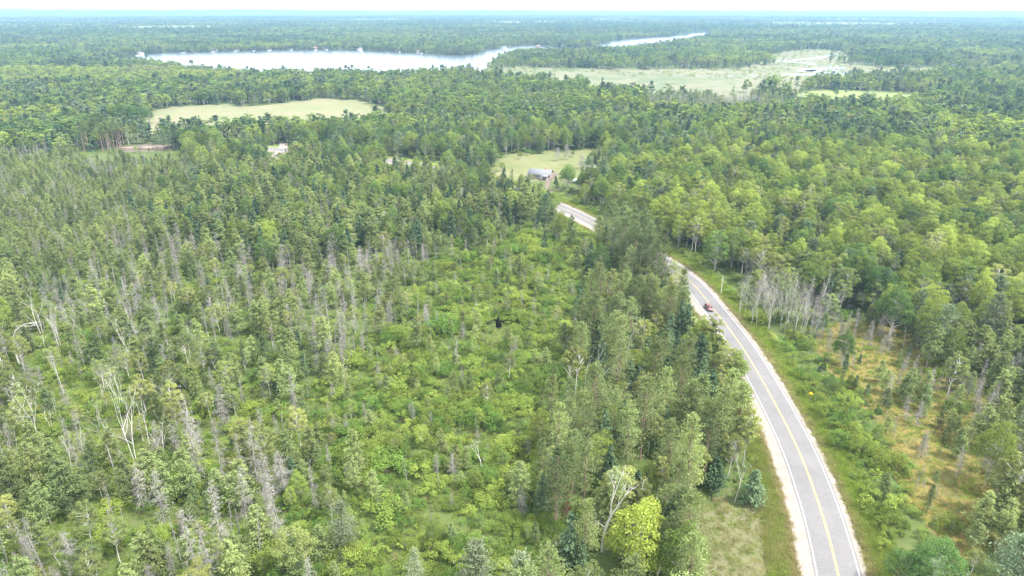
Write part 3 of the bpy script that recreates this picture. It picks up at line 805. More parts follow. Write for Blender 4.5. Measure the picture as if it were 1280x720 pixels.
def plant_sites(d0, d1, step, boost=1.0, hscale=1.0, stand=1.0, spread=0.26, strength=1.1):
    X, Y = sites(d0, d1, step)
    Z, u, v = zone_of(X, Y)
    rd = road_dist(X, Y)
    edge_l = 8.5 + 1.5 * field(X, Y, 30, 8) + np.where(np.hypot(X, Y) < 150, 3.5, 0); edge_r = 14.0 + 1.5 * field(X, Y, 35, 9)
    d_ = np.hypot(X, Y)
    edge_l = edge_l + np.where((v > 372) & (v < 412), 5.0, 0) + np.where((v >= 412) & (v < 475), 1.5, 0)
    edge_r = edge_r + np.where((v > 318) & (v < 372), 4.0, 0)
    ok = (rd > edge_r) | (rd < -edge_l)
    dens = np.array([MIX[z][0] for z in ZN])[Z] * boost
    dens = np.minimum(dens, 0.9) * (1 + 0.30 * field(X, Y, 26 * stand, 1))
    ok &= rng.random(X.shape) < dens
    X, Y, Z = X[ok], Y[ok], Z[ok]
    n = len(X)
    K = np.zeros(n, int); H = np.zeros(n); T = np.zeros(n)
    patch = field(X, Y, 42, 6)
    for zi, z in enumerate(ZN):
        idx = np.nonzero(Z == zi)[0]
        if not len(idx) or not MIX[z][1]: continue
        ks = list(MIX[z][1]); w = np.array([MIX[z][1][k][0] for k in ks])
        # like grows beside like: shift the draw with smooth fields
        r = np.log(w)[None, :] + rng.gumbel(size=(len(idx), len(ks)))
        for j in range(len(ks)):
            r[:, j] += strength * field(X[idx], Y[idx], 38 * stand, 10 + KK.index(ks[j]))
        c = r.argmax(1)
        for j, k in enumerate(ks):
            m = idx[c == j]; _, h0, h1, t0, t1 = MIX[z][1][k]
            K[m] = KK.index(k)
            H[m] = rng.uniform(h0, h1, len(m)) * hscale
            T[m] = np.clip(t0 + (t1 - t0) * (0.5 + 0.42 * field(X[m], Y[m], 55 * stand, 5) + rng.normal(0, spread, len(m))), 0, 1.15)
    rd = road_dist(X, Y)
    low = (rd > 0) & (rd < 24) & (np.hypot(X, Y) < 185)
    H = np.where(low, np.minimum(H, rng.uniform(2.5, 6.0, n)), H)
    return X, Y, Z, K, H, T
near = plant_sites(60, 520, 2.6)
mid = plant_sites(520, 1050, 3.6, 1.35, 1.0, 2.2, 0.2, 1.6)
far = plant_sites(1050, 2700, 5.6, 2.0, 1.0, 6.0, 0.10, 2.0)
def shrub_sites():
    X, Y = sites(60, 470, 1.55)
    Z, u, v = zone_of(X, Y); rd = road_dist(X, Y)
    d = {'cutover': 0.98, 'brush': 0.80, 'birches': 0.55, 'lower_bog': 0.38, 'deadwood': 0.40, 'roadside_pines': 0.36, 'open_bog': 0.32, 'bog_trees': 0.34, 'road_window': 0.6, 'plantation': 0.1, 'bare_aspens': 0.4, 'open': 0.0}
    p = np.array([d.get(z, 0.22) for z in ZN])[Z]
    ok = ((rd > 9.0 + 1.2 * field(X, Y, 18, 11)) | (rd < -9.5)) & (rng.random(X.shape) < p * (1 + 0.35 * field(X, Y, 17, 7)))
    X, Y, Z = X[ok], Y[ok], Z[ok]
    n = len(X)
    big = np.array([{'cutover': 1.0, 'brush': 1.1, 'open_bog': 0.34, 'bog_trees': 0.45}.get(z, 0.85) for z in ZN])[Z]
    H = (0.7 + 2.6 * rng.random(n) ** 1.7) * big * (1 + 0.35 * field(X, Y, 22, 3))
    T = np.clip(0.5 + 0.38 * field(X, Y, 19, 2) + rng.normal(0, 0.28, n), -.1, 1.2)
    return X, Y, Z, np.full(n, KK.index('shr')), np.maximum(H, 0.6), T
shrubs = shrub_sites()

# ------------------------------------------------------------------ single plants
SINGLES = []      # every plant that is an object of its own
def plant(kind, x, y, H, T=0.5, turn=None, pick=None, width=1.0, lean=(0, 0), label=None, group=None, cat=None, name=None, meshes=None, crown_mat=None, zone=None, base_h=None):
    nm, ct, wp, lp, mw, ml, H0 = KIND[kind]
    turn = rng.uniform(0, 6.28) if turn is None else turn
    me = meshes or PROTO[kind][int(rng.integers(len(PROTO[kind]))) if pick is None else pick]
    s = H / (base_h or H0); w = s * width
    e = empty(name or nm, (x, y, 0), (lean[0], lean[1], turn), label, cat or ct, group)
    e.scale = (w, w, s)
    o = bpy.data.objects.new(wp, me[0]); o.parent = e; o['tint'] = float(T); col.objects.link(o)
    o = bpy.data.objects.new(lp, me[1]); o.parent = e; o['tint'] = float(T); col.objects.link(o)
    if lp in ('twigs', 'foliage'): o['kind'] = 'stuff'
    SINGLES.append((e, kind, x, y, H, T, zone))
    return e
HERO_XY = [(*ground(623, 410), 4.5), (*ground(622, 422), 3.5), (*ground(1011, 506), 3.5), (*ground(1008, 515), 3.0), (*ground(901, 367), 4.0), (*ground(900, 376), 3.0), (*ground(902, 432), 6.0), (*ground(890, 418), 6.0), (*ground(908, 446), 5.0), (*ground(880, 405), 5.0),
           (*ground(790, 745), 5.0), (*ground(803, 775), 5.0), (*ground(772, 738), 4.0), (*ground(815, 735), 3.0), (*ground(750, 706), 3.5), (*ground(752, 728), 3.5), (*ground(762, 715), 3.0)]
NTH = ['first', 'second', 'third', 'fourth', 'fifth', 'sixth', 'seventh', 'eighth', 'ninth', 'tenth', 'eleventh', 'twelfth', 'thirteenth', 'fourteenth', 'fifteenth', 'sixteenth', 'seventeenth', 'eighteenth']
def hero(kind, u, v, H, **kw):
    x, y = ground(u, v)
    HERO_XY.append((x, y, 1.6 if kind in ('dbi', 'dsp') else 2.6))
    return plant(kind, x, y, H, **kw)
def own(g, fn, kind, *a, **k):
    w, lf = fn(g, *a, **k); nm, ct, wp, lp, mw, ml, H0 = KIND[kind]
    return (w.mesh(nm + '_' + wp, M[mw]), lf.mesh(nm + '_' + lp, M[ml]))
gh = np.random.default_rng(404)
# the bent birch on the left: a stem that bows over
def bent_birch(g):
    w, t = Geo(), Geo()
    P = np.array([(0, 0, -0.2), (-0.1, 0, 3), (0.1, 0, 6), (0.9, 0, 8.6), (2.4, 0.1, 10.6), (4.2, 0.1, 11.7), (6.2, 0.2, 12.3), (8.6, 0.2, 12.6)])
    P = catmull(P, 4); w.add(*tube(P, np.linspace(0.22, 0.03, len(P)), 6))
    for i, (z, l, s) in enumerate(((18, 4.2, 1), (20, 3.6, -1), (22, 3.0, 1), (24, 2.4, -1))):
        b = P[z]; w.add(*tube(catmull([b, b + np.array([l * .5, s * .5, -0.1]), b + np.array([l, s * 1.1, 0.25])], 4), np.linspace(0.07, 0.015, 9), 4))
        n = 12; C = b + np.array([l, s * 1.1, 0.25]) + g.normal(0, 0.5, (n, 3)); U = unit(np.array([1.0, s * .4, 0.1]) + g.normal(0, .4, (n, 3)))
        t.add(*cards(C, U, rdir(g, n), 1.0, 0.04))
    return w.mesh('bent_birch_trunk', M['white_bark']), t.mesh('bent_birch_twigs', M['white_bark'])
hero('dbi', 24, 455, 12.6, base_h=12.6, turn=0.0, meshes=bent_birch(gh), label='white bare birch bowed over in an arch at the edge of a brush pile')
def forked_birch(g):
    w, t = Geo(), Geo()
    def limb(P, r0, r1, s=6): Q = catmull(P, 5); w.add(*tube(Q, np.linspace(r0, r1, len(Q)), s)); return Q
    limb([(0, 0, -.2), (0.15, 0, 3), (0.5, 0, 5.5), (1.1, 0, 7.6)], .23, .17)
    ends = []
    for P, r in (([(1.1, 0, 7.6), (1.1, .1, 10), (1.4, .3, 13), (1.7, .3, 15.8)], .13), ([(1.1, .1, 10), (1.7, .4, 12.4), (2.4, .7, 14.6), (2.8, .8, 16)], .10),
                 ([(1.1, 0, 7.6), (2.1, 0, 9.4), (3.1, .1, 11.4), (4.1, .2, 13.6)], .13), ([(3.1, .1, 11.4), (4.3, .4, 12.6), (5.4, .6, 13.4)], .07),
                 ([(2.1, 0, 9.4), (2.3, -.3, 11.5), (2.9, -.4, 13.8)], .08), ([(.45, 0, 5.2), (-.4, 0, 5.8), (-1.2, .1, 6.6)], .07), ([(1.4, .3, 13), (.9, .3, 14.6), (.7, .3, 15.6)], .06)):
        ends.append(limb(P, r, .015, 5)[-1])
    for e in ends:
        n = 16; U = unit(g.normal(0, .6, (n, 3)) + np.array([.2, 0, .7])); L = g.uniform(.6, 1.8, n)
        t.add(*cards(np.array(e) - np.array([0, 0, .6]) + g.normal(0, .3, (n, 3)) + U * L[:, None] / 2, U, rdir(g, n), L, .04))
    return w.mesh('forked_birch_trunk', M['white_bark']), t.mesh('forked_birch_twigs', M['white_bark'])
FB = forked_birch(gh)
hero('dbi', 752, 690, 17.0, base_h=16, turn=0.0, meshes=FB, label='tall bare white birch with forked limbs beside the yellow-green maple')
hero('dbi', 602, 588, 7.5, base_h=16, turn=math.pi, meshes=FB, width=1.1, label='small forked white snag alone among the green shrubs')
M['yellow_maple'] = leaf_material('yellowing maple leaves', (0.16, 0.25, 0.05), (0.30, 0.36, 0.075), 0.45)
MP = make_broadleaf(gh, 14, 4.4, 0.14, 64, 110, 0.36)
MAPLE = (MP[0].mesh('maple_trunk', M['pale_bark']), MP[1].mesh('maple_crown', M['yellow_maple']))
hero('brd', 795, 718, 14, base_h=14, T=.95, meshes=MAPLE, width=1.0, label='bright yellow-green maple with a round crown beside the forked bare birch')
hero('brd', 676, 572, 11, T=1.1, pick=1, width=.8, label='yellow-green young maple at the edge of the cutover above the forked snag')
hero('brd', 750, 600, 11, T=.95, pick=2, width=.9, label='light green maple among the pines behind the forked bare birch')
hero('wpi', 598, 770, 15.5, T=1.1, pick=0, label='pale grey-green soft pine at the bottom edge, first of two side by side')
hero('wpi', 655, 782, 14.5, T=1.1, pick=1, label='pale grey-green soft pine at the bottom edge, second of two side by side')
hero('wpi', 432, 690, 11, T=1.0, pick=2, label='pale green feathery pine standing alone in the shrubby cutover')
hero('wpi', 520, 740, 9, T=1.0, pick=3, width=.8, label='small pale green pine in the shrubs below the pair of soft pines')
RUST = make_conifer(gh, 11, 1.6, .2, 80, 14, .46, .2, .3, .8, 0, bare=20)
hero('dsp', 708, 648, 8.5, meshes=(RUST[0].mesh('rusty_trunk', M['grey_wood']), RUST[1].mesh('rusty_needles', M['red_needles'])), base_h=11, width=.8, label='small spruce with rust-brown needles in the green shrubs')
# birches and snags of the left bog: base, height
for i, (u, v, H, st, lab) in enumerate((
    (52, 416, 14, 2, 'two-stemmed bare white birch with crooked tips behind the bowed birch'),
    (75, 436, 13, 3, 'thick clump of white birch stems right of the two-stemmed bare birch'),
    (165, 424, 15, 2, 'tall bare birch with bleached upswept limbs in the birch thicket'),
    (162, 462, 9, 2, 'short broken white birch below the tall bleached birch'),
    (80, 492, 13, 1, 'slanting grey-white birch snag at the top of the brush pile'),
    (285, 418, 13, 2, 'bare white birch with many fine branches beside grey spruces'),
    (238, 448, 10, 1, 'thin crooked white birch snag left of the fine-branched birch'),
    (228, 450, 8, 2, 'low pair of white birch stems below the thin crooked snag'),
    (252, 446, 7, 2, 'small white birch snag with two spread arms'),
    (169, 574, 13.5, 2, 'tall forked white birch in the middle of the lower birch thicket'),
    (187, 556, 14, 1, 'straight white birch stem just behind the tall forked birch'),
    (21, 530, 11, 1, 'leaning white birch stem close to the picture edge'),
    (50, 562, 15, 2, 'slender white birch under a thin yellow-green crown'),
    (90, 592, 9, 1, 'stout leaning white birch stump with a broken top'),
    (140, 552, 7, 3, 'low fan of bleached birch branches over green leaves'),
    (205, 590, 11, 2, 'white birch with a few broken limbs among tamaracks'),
    (210, 520, 9, 2, 'short twin white birch behind the lower birch thicket'),
    (236, 540, 11, 1, 'thin white birch rising out of yellow-green leaves'),
    (109, 586, 12, 1, 'single thin white birch pole among light green tamaracks'),
    (5, 428, 13, 1, 'white birch trunk under the round crown at the edge'))):
    hero('dbi', u, v, H, meshes=own(gh, make_bare, 'dbi', 12.0, min(st, 2), 0.085, 2, 0.16 if 'lean' in lab or 'slant' in lab else 0.08, gh.uniform(0.52, 0.64)), base_h=12.0, label=lab)
hero('brd', 3, 426, 14, T=.75, pick=3, width=.85, label='round olive-green tree on a white trunk at the picture edge')
# grey dead spruces that stand out
for u, v, H, lab in ((252, 604, 19, 'tall tan dying spruce with thin green needles at its top'), (283, 614, 17, 'broad grey dead spruce beside the tall tan spruce'),
                     (322, 606, 16, 'dense mauve-grey dead spruce, first of three in a row'), (309, 612, 14, 'dense mauve-grey dead spruce, second of three in a row'), (335, 640, 15, 'dense mauve-grey dead spruce, third of three in a row'),
                     (250, 728, 16, 'bleached dead spruce at the bottom edge with drooping twigs'), (268, 735, 15, 'whitish dead spruce at the bottom edge, thickest with twigs'),
                     (281, 700, 17, 'slender pale dead spruce left of the drooping spruces'), (353, 682, 16, 'pale dead spruce with wide drooping boughs beside the cutover'), (340, 676, 13, 'thin grey dead spruce stem beside the wide drooping spruce'),
                     (395, 640, 12, 'grey dead spruce standing out into the cutover'), (372, 540, 16, 'grey-green dying spruce on the edge of the cutover'), (458, 420, 12, 'pale grey dead spruce at the head of the cutover'), (445, 400, 13, 'lilac-grey dead spruce behind the head of the cutover'),
                     (432, 430, 14, 'wide lilac-grey dead spruce at the edge of the cutover'), (572, 460, 10, 'thin tan dead tree with loose twigs in the cutover')):
    hero('dsp', u, v, H, meshes=own(gh, make_dead_spruce, 'dsp', 11.0, 1.35, 150, 9, 0.10), base_h=11, label=lab)
# stems by the road pines
for u, v, H, l, lab in ((709, 506, 15, .03, 'straight white birch stem, first of a group before dark spruces'), (717, 506, 16, .04, 'straight white birch stem, second of a group before dark spruces'), (722, 506, 12, .35, 'white birch stem leaning far over beside two straight ones'),
                        (778, 470, 11, .12, 'broken white trunk slanting behind the pale green pines')):
    hero('bir' if l < .1 else 'dbi', u, v, H, T=.8, turn=0.0, lean=(0, l), meshes=own(gh, make_broadleaf, 'bir', 12, 1.7, .62, 14, 60, .32, .010) if l < .1 else own(gh, make_bare, 'dbi', 12, 1, .13, 2, .02, .8), base_h=12, label=lab)
# red pines by the road
for i, (u, v, H) in enumerate(sorted(((752, 309, 19), (764, 315, 22), (776, 323, 23), (789, 331, 24), (802, 339, 24), (814, 347, 23), (825, 357, 21), (764, 332, 21), (778, 343, 22), (792, 352, 22), (806, 362, 22), (783, 335, 23), (797, 346, 23), (818, 368, 20), (809, 352, 22)))):
    hero('pin', u, v, H, T=.25, label=f'red pine in the clump above the road bend, {NTH[i]} from its left end', group='red pine clump above the road bend')
for u, v, H, t, lab in ((800, 575, 21, 1.0, 'tall light green pine left of the road, nearest the leaning birch'), (826, 560, 20, .9, 'tall light green pine beside the narrow firs'), (856, 640, 22, 1.0, 'tallest light green pine beside the dark firs left of the road'),
                        (852, 728, 19, .9, 'light green pine at the bottom edge beside the dry grass'), (838, 680, 19, .8, 'light green pine just behind the yellow-green maple'), (783, 600, 19, .8, 'light green pine with reddish bare stem by the rusty branches'), (858, 775, 18, .9, 'light green pine at the very bottom left of the dry grass')):
    hero('pin', u, v, H, T=t, width=.95, label=lab)
for u, v, H, w, t, lab in ((872, 470, 13, 1.3, .5, 'dark fir against the road edge behind the scraggly pine'), (884, 522, 13, 1.35, .35, 'dark fir left of the road between pines and birch'),
                        (893, 612, 8, 1.7, .3, 'low dark fir beside the blue-green roadside spruce'), (850, 422, 12, 1.25, .7, 'green narrow spruce left of the road bend'), (834, 445, 13, 1.2, 1.0, 'blue-green narrow spruce left of the road bend')):
    hero('spr', u, v, H, T=t, width=w, label=lab)
for u, v, H, t, lab in ((866, 560, 19, .5, 'tall green pine leaning towards the road above the roadside spruce'), (845, 520, 19, .8, 'tall pale green pine at the middle of the roadside strip'), (880, 600, 15, .3, 'shorter dark green pine beside the roadside spruce'), (815, 500, 18, .9, 'tall pale green pine at the upper end of the roadside strip'), (858, 480, 15, .4, 'green pine behind the scraggly roadside pine')):
    hero('pin', u, v, H, T=t, width=1.05, label=lab)
hero('spr', 938, 630, 8.5, T=1.2, width=1.55, pick=2, label='bushy blue-green spruce standing at the roadside verge')
hero('dbi', 918, 628, 14, pick=2, T=.5, label='bare grey aspen with fine branches beside the blue-green roadside spruce')
SCR = own(gh, make_pine, 'wpi', 15, 3.2, 0.10, 22, 26, .55, .22, True, 0.011)
hero('wpi', 918, 474, 8.5, base_h=15, T=.6, meshes=SCR, width=1.15, label='scraggly thin pine leaning over the road edge below the red car')
hero('dbi', 846, 374, 11, T=.5, label='bare silvery tree at the road bend above the red car')
hero('dbi', 856, 366, 9, T=.5, label='small bare silvery tree touching the road bend')
for i in range(17):                                       # leafless aspens across the road from the car
    w_, t_ = make_bare(gh, 12.0, int(gh.integers(1, 3)), .075, 3, .07, gh.uniform(.42, .5))
    uu = 922 + i * 5.2 + gh.uniform(-3, 3); vv = 388 + i * 1.9 + gh.uniform(-6, 14)
    hero('dbi', uu, vv, gh.uniform(12, 15.5), meshes=(w_.mesh('aspen_trunk', M['pale_bark']), t_.mesh('aspen_twigs', M['grey_wood'])), base_h=12, label=f'leafless pale aspen across the road from the red car, {NTH[i]} from the road', group='bare aspen clump across the road from the red car', name='bare_aspen_tree', cat='bare aspen')
# corner by the bog
hero('brd', 1160, 752, 11.5, T=-.1, pick=4, width=1.15, label='dark green dense oak at the bottom edge beside the bog')
hero('brd', 1130, 742, 8, T=.0, pick=5, width=1.1, label='small dark green tree in front of the dense oak')
hero('wpi', 1262, 752, 14, T=.3, pick=4, width=1.25, label='wide green pine filling the bottom corner beside the bog')
hero('wpi', 1192, 770, 9, T=1.0, pick=5, label='small pale pine between the dark oak and corner pine')
hero('tam', 1102, 628, 7, T=.5, pick=0, label='dying tamarack with grey lower twigs on the brushy bank beside the road')
hero('brd', 1112, 420, 15, T=.1, pick=1, width=1.15, label='big dark green oak at the head of the bog clearing')
hero('brd', 893, 338, 15, T=.2, pick=0, width=1.1, label='dark green round tree above the roadside pole')
hero('brd', 914, 335, 15, T=.35, pick=2, width=1.1, label='mid green round tree next above the roadside pole')
hero('spr', 1187, 480, 10, T=.3, width=.6, label='narrow dark spruce standing in the bog by the forest edge')
# yard trees
for u, v, lab in ((697, 201, 'bare purplish tree on the lawn, first of two behind the house'), (708, 199.5, 'bare purplish tree on the lawn, second of two behind the house'), (727, 211, 'wide bare purplish tree over the parked things on the lawn')):
    hero('dsp', u, v, 10, name='bare_yard_tree', cat='bare tree', meshes=own(gh, make_dead_spruce, 'dsp', 8.0, 3.2, 150, 12, 0.25), base_h=9, width=1.1, label=lab)
hero('brd', 741, 226, 6, T=.9, label='small light green tree on the lawn beside the white trailer')
hero('spr', 694, 235, 7, T=.6, width=1.2, label='round green tree between the house and the white trailer')
for u, v, k_, H, lab in ((628, 214, 'brd', 5, 'small round tree at the near end of the lawn'), (640, 226, 'tam', 7, 'feathery tree at the lawn edge left of the house'), (652, 232, 'brd', 6, 'low round tree in front of the house lawn'), (664, 234, 'bir', 7, 'thin leafy tree in front of the house'),
                         (650, 199, 'brd', 4.5, 'bushy tree on the back lawn behind the house'), (716, 196, 'brd', 4, 'small bushy tree beside the bare purplish pair'), (746, 207, 'brd', 6, 'round green tree at the far corner of the lawn'), (733, 222, 'brd', 5, 'low green tree behind the white trailer'), (705, 226, 'brd', 4, 'low bush between house and white trailer')):
    hero(k_, u, v, H, T=gh.uniform(.2, .8), label=lab)
# red pines at the sandy clearing
ROWP = [own(gh, make_pine, 'pin', 19, 2.0, .70, 24, 40, .5, .26) for _ in range(3)]
for i, u in enumerate(np.linspace(106, 156, 18)):
    hero('pin', meshes=ROWP[i % 3], base_h=19, u=u, v=186 + gh.uniform(-3, 4), H=19 + gh.uniform(-1.5, 2), T=.2, label=f'tall bare-trunked red pine by the sandy clearing, {NTH[i]} from the left end of its row', group='far row of red pines by the sandy clearing')
for i, (u, v, H) in enumerate(((166, 155, 15), (178, 157, 14), (156, 158, 15), (187, 154, 12), (150, 150, 14), (172, 150, 14))):
    hero('brd', u, v, H, T=0, width=1.3, label='dark broad oak at the end of the hay field', group='dark oaks at the end of the hay field')

# ------------------------------------------------------------------ the rest: the largest of each kind as things, the others as masses
HX = np.array(HERO_XY)
LANDMARKS = [('red car', 887, 386), ('yellow diamond sign', 1011, 500), ('roadside pole', 901, 366), ('black stump', 623, 408), ('forked bare birch', 752, 690),
             ('bowed white birch', 24, 455), ('scraggly roadside pine', 917, 474), ('grey-roofed house', 676, 222), ('blue-green spruce', 938, 630), ('small forked snag', 602, 588),
             ('rusty-topped spruce', 708, 648), ('dark bottom-edge oak', 1160, 752), ('big bog-head oak', 1112, 420), ('tall tan spruce', 252, 604), ('fine-branched birch', 285, 418), ('tall forked white birch', 169, 574), ('narrow bog spruce', 1187, 480), ('far road bend', 735, 282), ('bare silvery tree', 846, 374), ('lone cutover pine', 432, 690), ('hay field', 340, 166), ('wide corner pine', 1262, 752), ('lilac-grey dead spruce', 445, 400)]
LXY = np.array([ground(u, v) for _, u, v in LANDMARKS])
ORD = ['nearest', 'second nearest', 'third nearest', 'fourth nearest', 'fifth nearest', 'sixth nearest', 'seventh nearest', 'eighth nearest', 'ninth nearest', 'tenth nearest']
LOOK = {'tam': 'tamarack', 'spr': 'spruce', 'pin': 'red pine', 'wpi': 'white pine', 'bir': 'leafy birch', 'brd': 'round broadleaf tree', 'dsp': 'grey dead spruce', 'dbi': 'bare white birch', 'shr': 'shrub'}
def shade(k, t):
    return '' if k in ('dsp', 'dbi') else ('deep green ' if t < .3 else ('mid green ' if t < .6 else 'yellow-green '))
WHERE = {'mixed': 'in the mixed forest', 'plantation': 'in the dense young plantation', 'conifers': 'in the tall conifer belt', 'deadwood': 'in the grey deadwood stand', 'lower_bog': 'in the lower bog forest', 'birches': 'in the birch thicket',
         'cutover': 'in the shrubby cutover', 'roadside_pines': 'in the roadside pine strip', 'round_crowns': 'in broadleaf forest', 'bare_aspens': 'among the bare aspens', 'brush': 'on the brushy road bank', 'bog_trees': 'in the thin bog wood',
         'open_bog': 'in the open yellow bog', 'corner_trees': 'in the corner by the bog', 'grey_band': 'in the far grey band', 'grey_grove': 'in the far grey grove', 'pale_slope': 'on the pale far slope', 'road_window': 'in the low roadside growth', 'open': 'on the open ground'}
def rot_of(n, lean): return np.c_[rng.normal(0, lean, n), rng.normal(0, lean, n), rng.uniform(0, 6.28, n)]
X, Y, Z, K, H, T = [np.concatenate([a, b]) for a, b in zip(near, shrubs)]
big_r = np.where(K == KK.index('shr'), 0.8, 1.0)
keep = np.ones(len(X), bool)
for x, y, r in HX:
    keep &= np.hypot(X - x, Y - y) > r * big_r
X, Y, Z, K, H, T = [a[keep] for a in (X, Y, Z, K, H, T)]
u, v = pix(X, Y)
u1, v1 = pix(X, Y, H * 0.8)
dist = np.sqrt(X * X + Y * Y + CAMH ** 2)
single = np.zeros(len(X), bool)
n_hero = {k: sum(1 for s in SINGLES if s[1] == k) for k in KK}
for ki, k in enumerate(KK):
    vis = (K == ki) & (u1 > 4) & (u1 < 1276) & (v1 < 716)
    size = np.where(vis, H / dist, 0)
    if k == 'shr': size = np.where(vis & np.isin(Z, [ZN.index(z) for z in ('cutover', 'brush', 'open_bog')]), size, 0)
    room = max(0, 295 - n_hero[k])
    idx = np.argsort(-size)[:room]
    single[idx[size[idx] > 0]] = True
idx = np.nonzero(single)[0]
LD = np.hypot(X[idx][:, None] - LXY[None, :, 0], Y[idx][:, None] - LXY[None, :, 1])
nl = LD.argmin(1); nd = LD.min(1)
rank = {}
for q in np.argsort(nd):
    k = K[idx[q]]; rank.setdefault((k, nl[q]), []).append(q)
lab = {}
for (k, L), qs in rank.items():
    for r, q in enumerate(qs):
        lm = LANDMARKS[L][0]; kk = KK[k]; i = idx[q]
        sh = shade(kk, T[i])
        if r < len(ORD) and nd[q] < 90:
            lab[q] = (f'{sh}{LOOK[kk]}, {ORD[r]} of its kind to the {lm}', f'{KIND[kk][1]} plants round the {lm}')
        else:
            rel = H[i] / KIND[kk][6]
            tall = 'tallest class' if rel > 1.12 else ('tall' if rel > .98 else ('short' if rel < .7 else 'middle-sized'))
            tall = tall.replace('tallest class', 'very tall')
            w = WHERE[ZN[Z[i]]]
            lab[q] = (f'{tall} {sh}{LOOK[kk]} {w} towards the {lm}', f'{tall} {sh}{LOOK[kk]} {w} towards the {lm}')
for q, i in enumerate(idx):
    k = KK[K[i]]
    ln = 0.05 if k in ('dsp', 'dbi') else 0.03
    plant(k, X[i], Y[i], H[i], T[i], width=rng.uniform(0.70, 1.0) if k == 'brd' and H[i] > 8 else rng.uniform(0.85, 1.25), lean=(rng.normal(0, ln), rng.normal(0, ln)), label=lab[q][0], group=lab[q][1])
rest = ~single
MASS = {'tam': ('tamarack_forest', 'light green mass of tamaracks filling the bog and plantation'), 'spr': ('spruce_forest', 'dark pointed spruces spread through the forest mass'), 'pin': ('red_pine_forest', 'red pines mixed into the roadside strip of forest'),
        'wpi': ('white_pine_forest', 'soft pines mixed through the forest mass'), 'bir': ('birch_forest', 'leafy birches mixed through the forest mass'), 'brd': ('broadleaf_forest', 'round-crowned broadleaf forest covering the middle distance'),
        'dsp': ('dead_spruce_forest', 'grey dead spruces mixed through the forest mass'), 'dbi': ('bare_birch_forest', 'bare pale birches and aspens mixed through the forest'), 'shr': ('undergrowth', 'green shrubs and saplings covering the ground under the trees')}
WL = np.concatenate([np.c_[X[rest], Y[rest]]])
for ki, k in enumerate(KK):
    m = rest & (K == ki); n = int(m.sum())
    nm, lb = MASS[k]
    if n:
        s = H[m] / KIND[k][6]; w = s * (rng.uniform(0.70, 1.0, n) if k == 'brd' else rng.uniform(0.85, 1.25, n))
        mass(nm, COLL[k, 0], np.c_[X[m], Y[m], np.zeros(n)], rot_of(n, 0.04 if k in ('dsp', 'dbi') else 0.025), np.c_[w, w, s], rng.integers(0, 6, n), T[m], lb, nm.replace('_', ' ').replace('dead ', '').replace('red ', '').replace('white ', '').replace('bare ', ''))
# trees from half a kilometre to the far shore
for src, nm0, word in ((mid, 'middle_distance', 'beyond the road'), (far, 'far', 'round the lake and marsh')):
    fx, fy, fz, fk, fh, ft = src
    hk = np.ones(len(fx), bool)
    for x, y, r in HX:
        if y > 480: hk &= np.hypot(fx - x, fy - y) > r
    for ki, k in enumerate(KK):
        m = (fk == ki) & hk & (fh > 0); n = int(m.sum())
        if not n: continue
        s = fh[m] / KIND[k][6]; w = s * rng.uniform(0.75, 1.4, n) * (1.25 if nm0 == 'far' else 1.05)
        mass(MASS[k][0].replace('_forest', f'_{nm0}_forest'), COLL[k, 1], np.c_[fx[m], fy[m], np.zeros(n)], rot_of(n, 0.03), np.c_[w, w, s], rng.integers(0, 3, n), ft[m], f'{LOOK[k]}s massed {word}', 'forest')

# ------------------------------------------------------------------ far forest: a continuous canopy with treetops on it
M['canopy'] = ground_material('far canopy', [(0.25, (0.016, 0.034, 0.022)), (0.45, (0.028, 0.052, 0.028)), (0.6, (0.045, 0.070, 0.034)), (0.8, (0.034, 0.056, 0.032))], 0.004, 0.03, fine=0.15)
FARFIELDS = [((212, 33), 420, 70), ((15, 26), 500, 80), ((80, 31), 160, 40), ((455, 24), 700, 110), ((655, 27), 420, 90), ((1040, 29), 900, 130), ((1090, 24), 700, 120), ((760, 24), 320, 80)]
ra = np.geomspace(2500, 14300, 300); ta = np.linspace(-0.80, 0.80, 620)
RA, TA = np.meshgrid(ra, ta, indexing='ij')
CX, CY = RA * np.sin(TA), RA * np.cos(TA)
g2 = np.random.default_rng(9)
CZ = hill(CX, CY) + 10.5 + g2.normal(0, 1.0, CX.shape) + 1.5 * field(CX, CY, 240, 3)
CZ[0] = -0.5
incl = inpoly(CX.ravel(), CY.ravel(), POLY['lake']).reshape(CX.shape)
CZ[incl] = -0.6
nt = len(ta)
cF = (np.arange(len(ra) - 1)[:, None] * nt + np.arange(nt - 1)[None, :]).ravel()
cF = np.stack([cF, cF + 1, cF + nt + 1, cF + nt], 1)
tag(obj('far_forest', mesh_quads('far_forest', np.stack([CX, CY, CZ], -1).reshape(-1, 3), cF[:, ::-1], [M['canopy']])), 'unbroken blue-green forest stretching to the horizon', 'forest', None, 'stuff')
X, Y = sites(2500, 6500, 21, 60, -120, 1400)
k = ~inpoly(X, Y, POLY['lake'])
X, Y = X[k], Y[k]; n = len(X); kind = rng.random(n)
for nm, kk, a, b in (('far_broadleaf_treetop_forest', 'brd', 0, .6), ('far_pine_treetop_forest', 'wpi', .6, .8), ('far_spruce_treetop_forest', 'spr', .8, 1)):
    m = (kind >= a) & (kind < b); c = int(m.sum()); s = rng.uniform(.95, 1.45, c)
    mass(nm, COLL[kk, 1], np.c_[X[m], Y[m], hill(X[m], Y[m])], rot_of(c, .02), np.c_[s * 1.7, s * 1.7, s], rng.integers(0, 3, c), np.clip(.10 + .3 * field(X[m], Y[m], 900, 2) + rng.normal(0, .08, c), 0, 1), f'{LOOK[kk]}s rising from the canopy beyond the lake', 'forest')
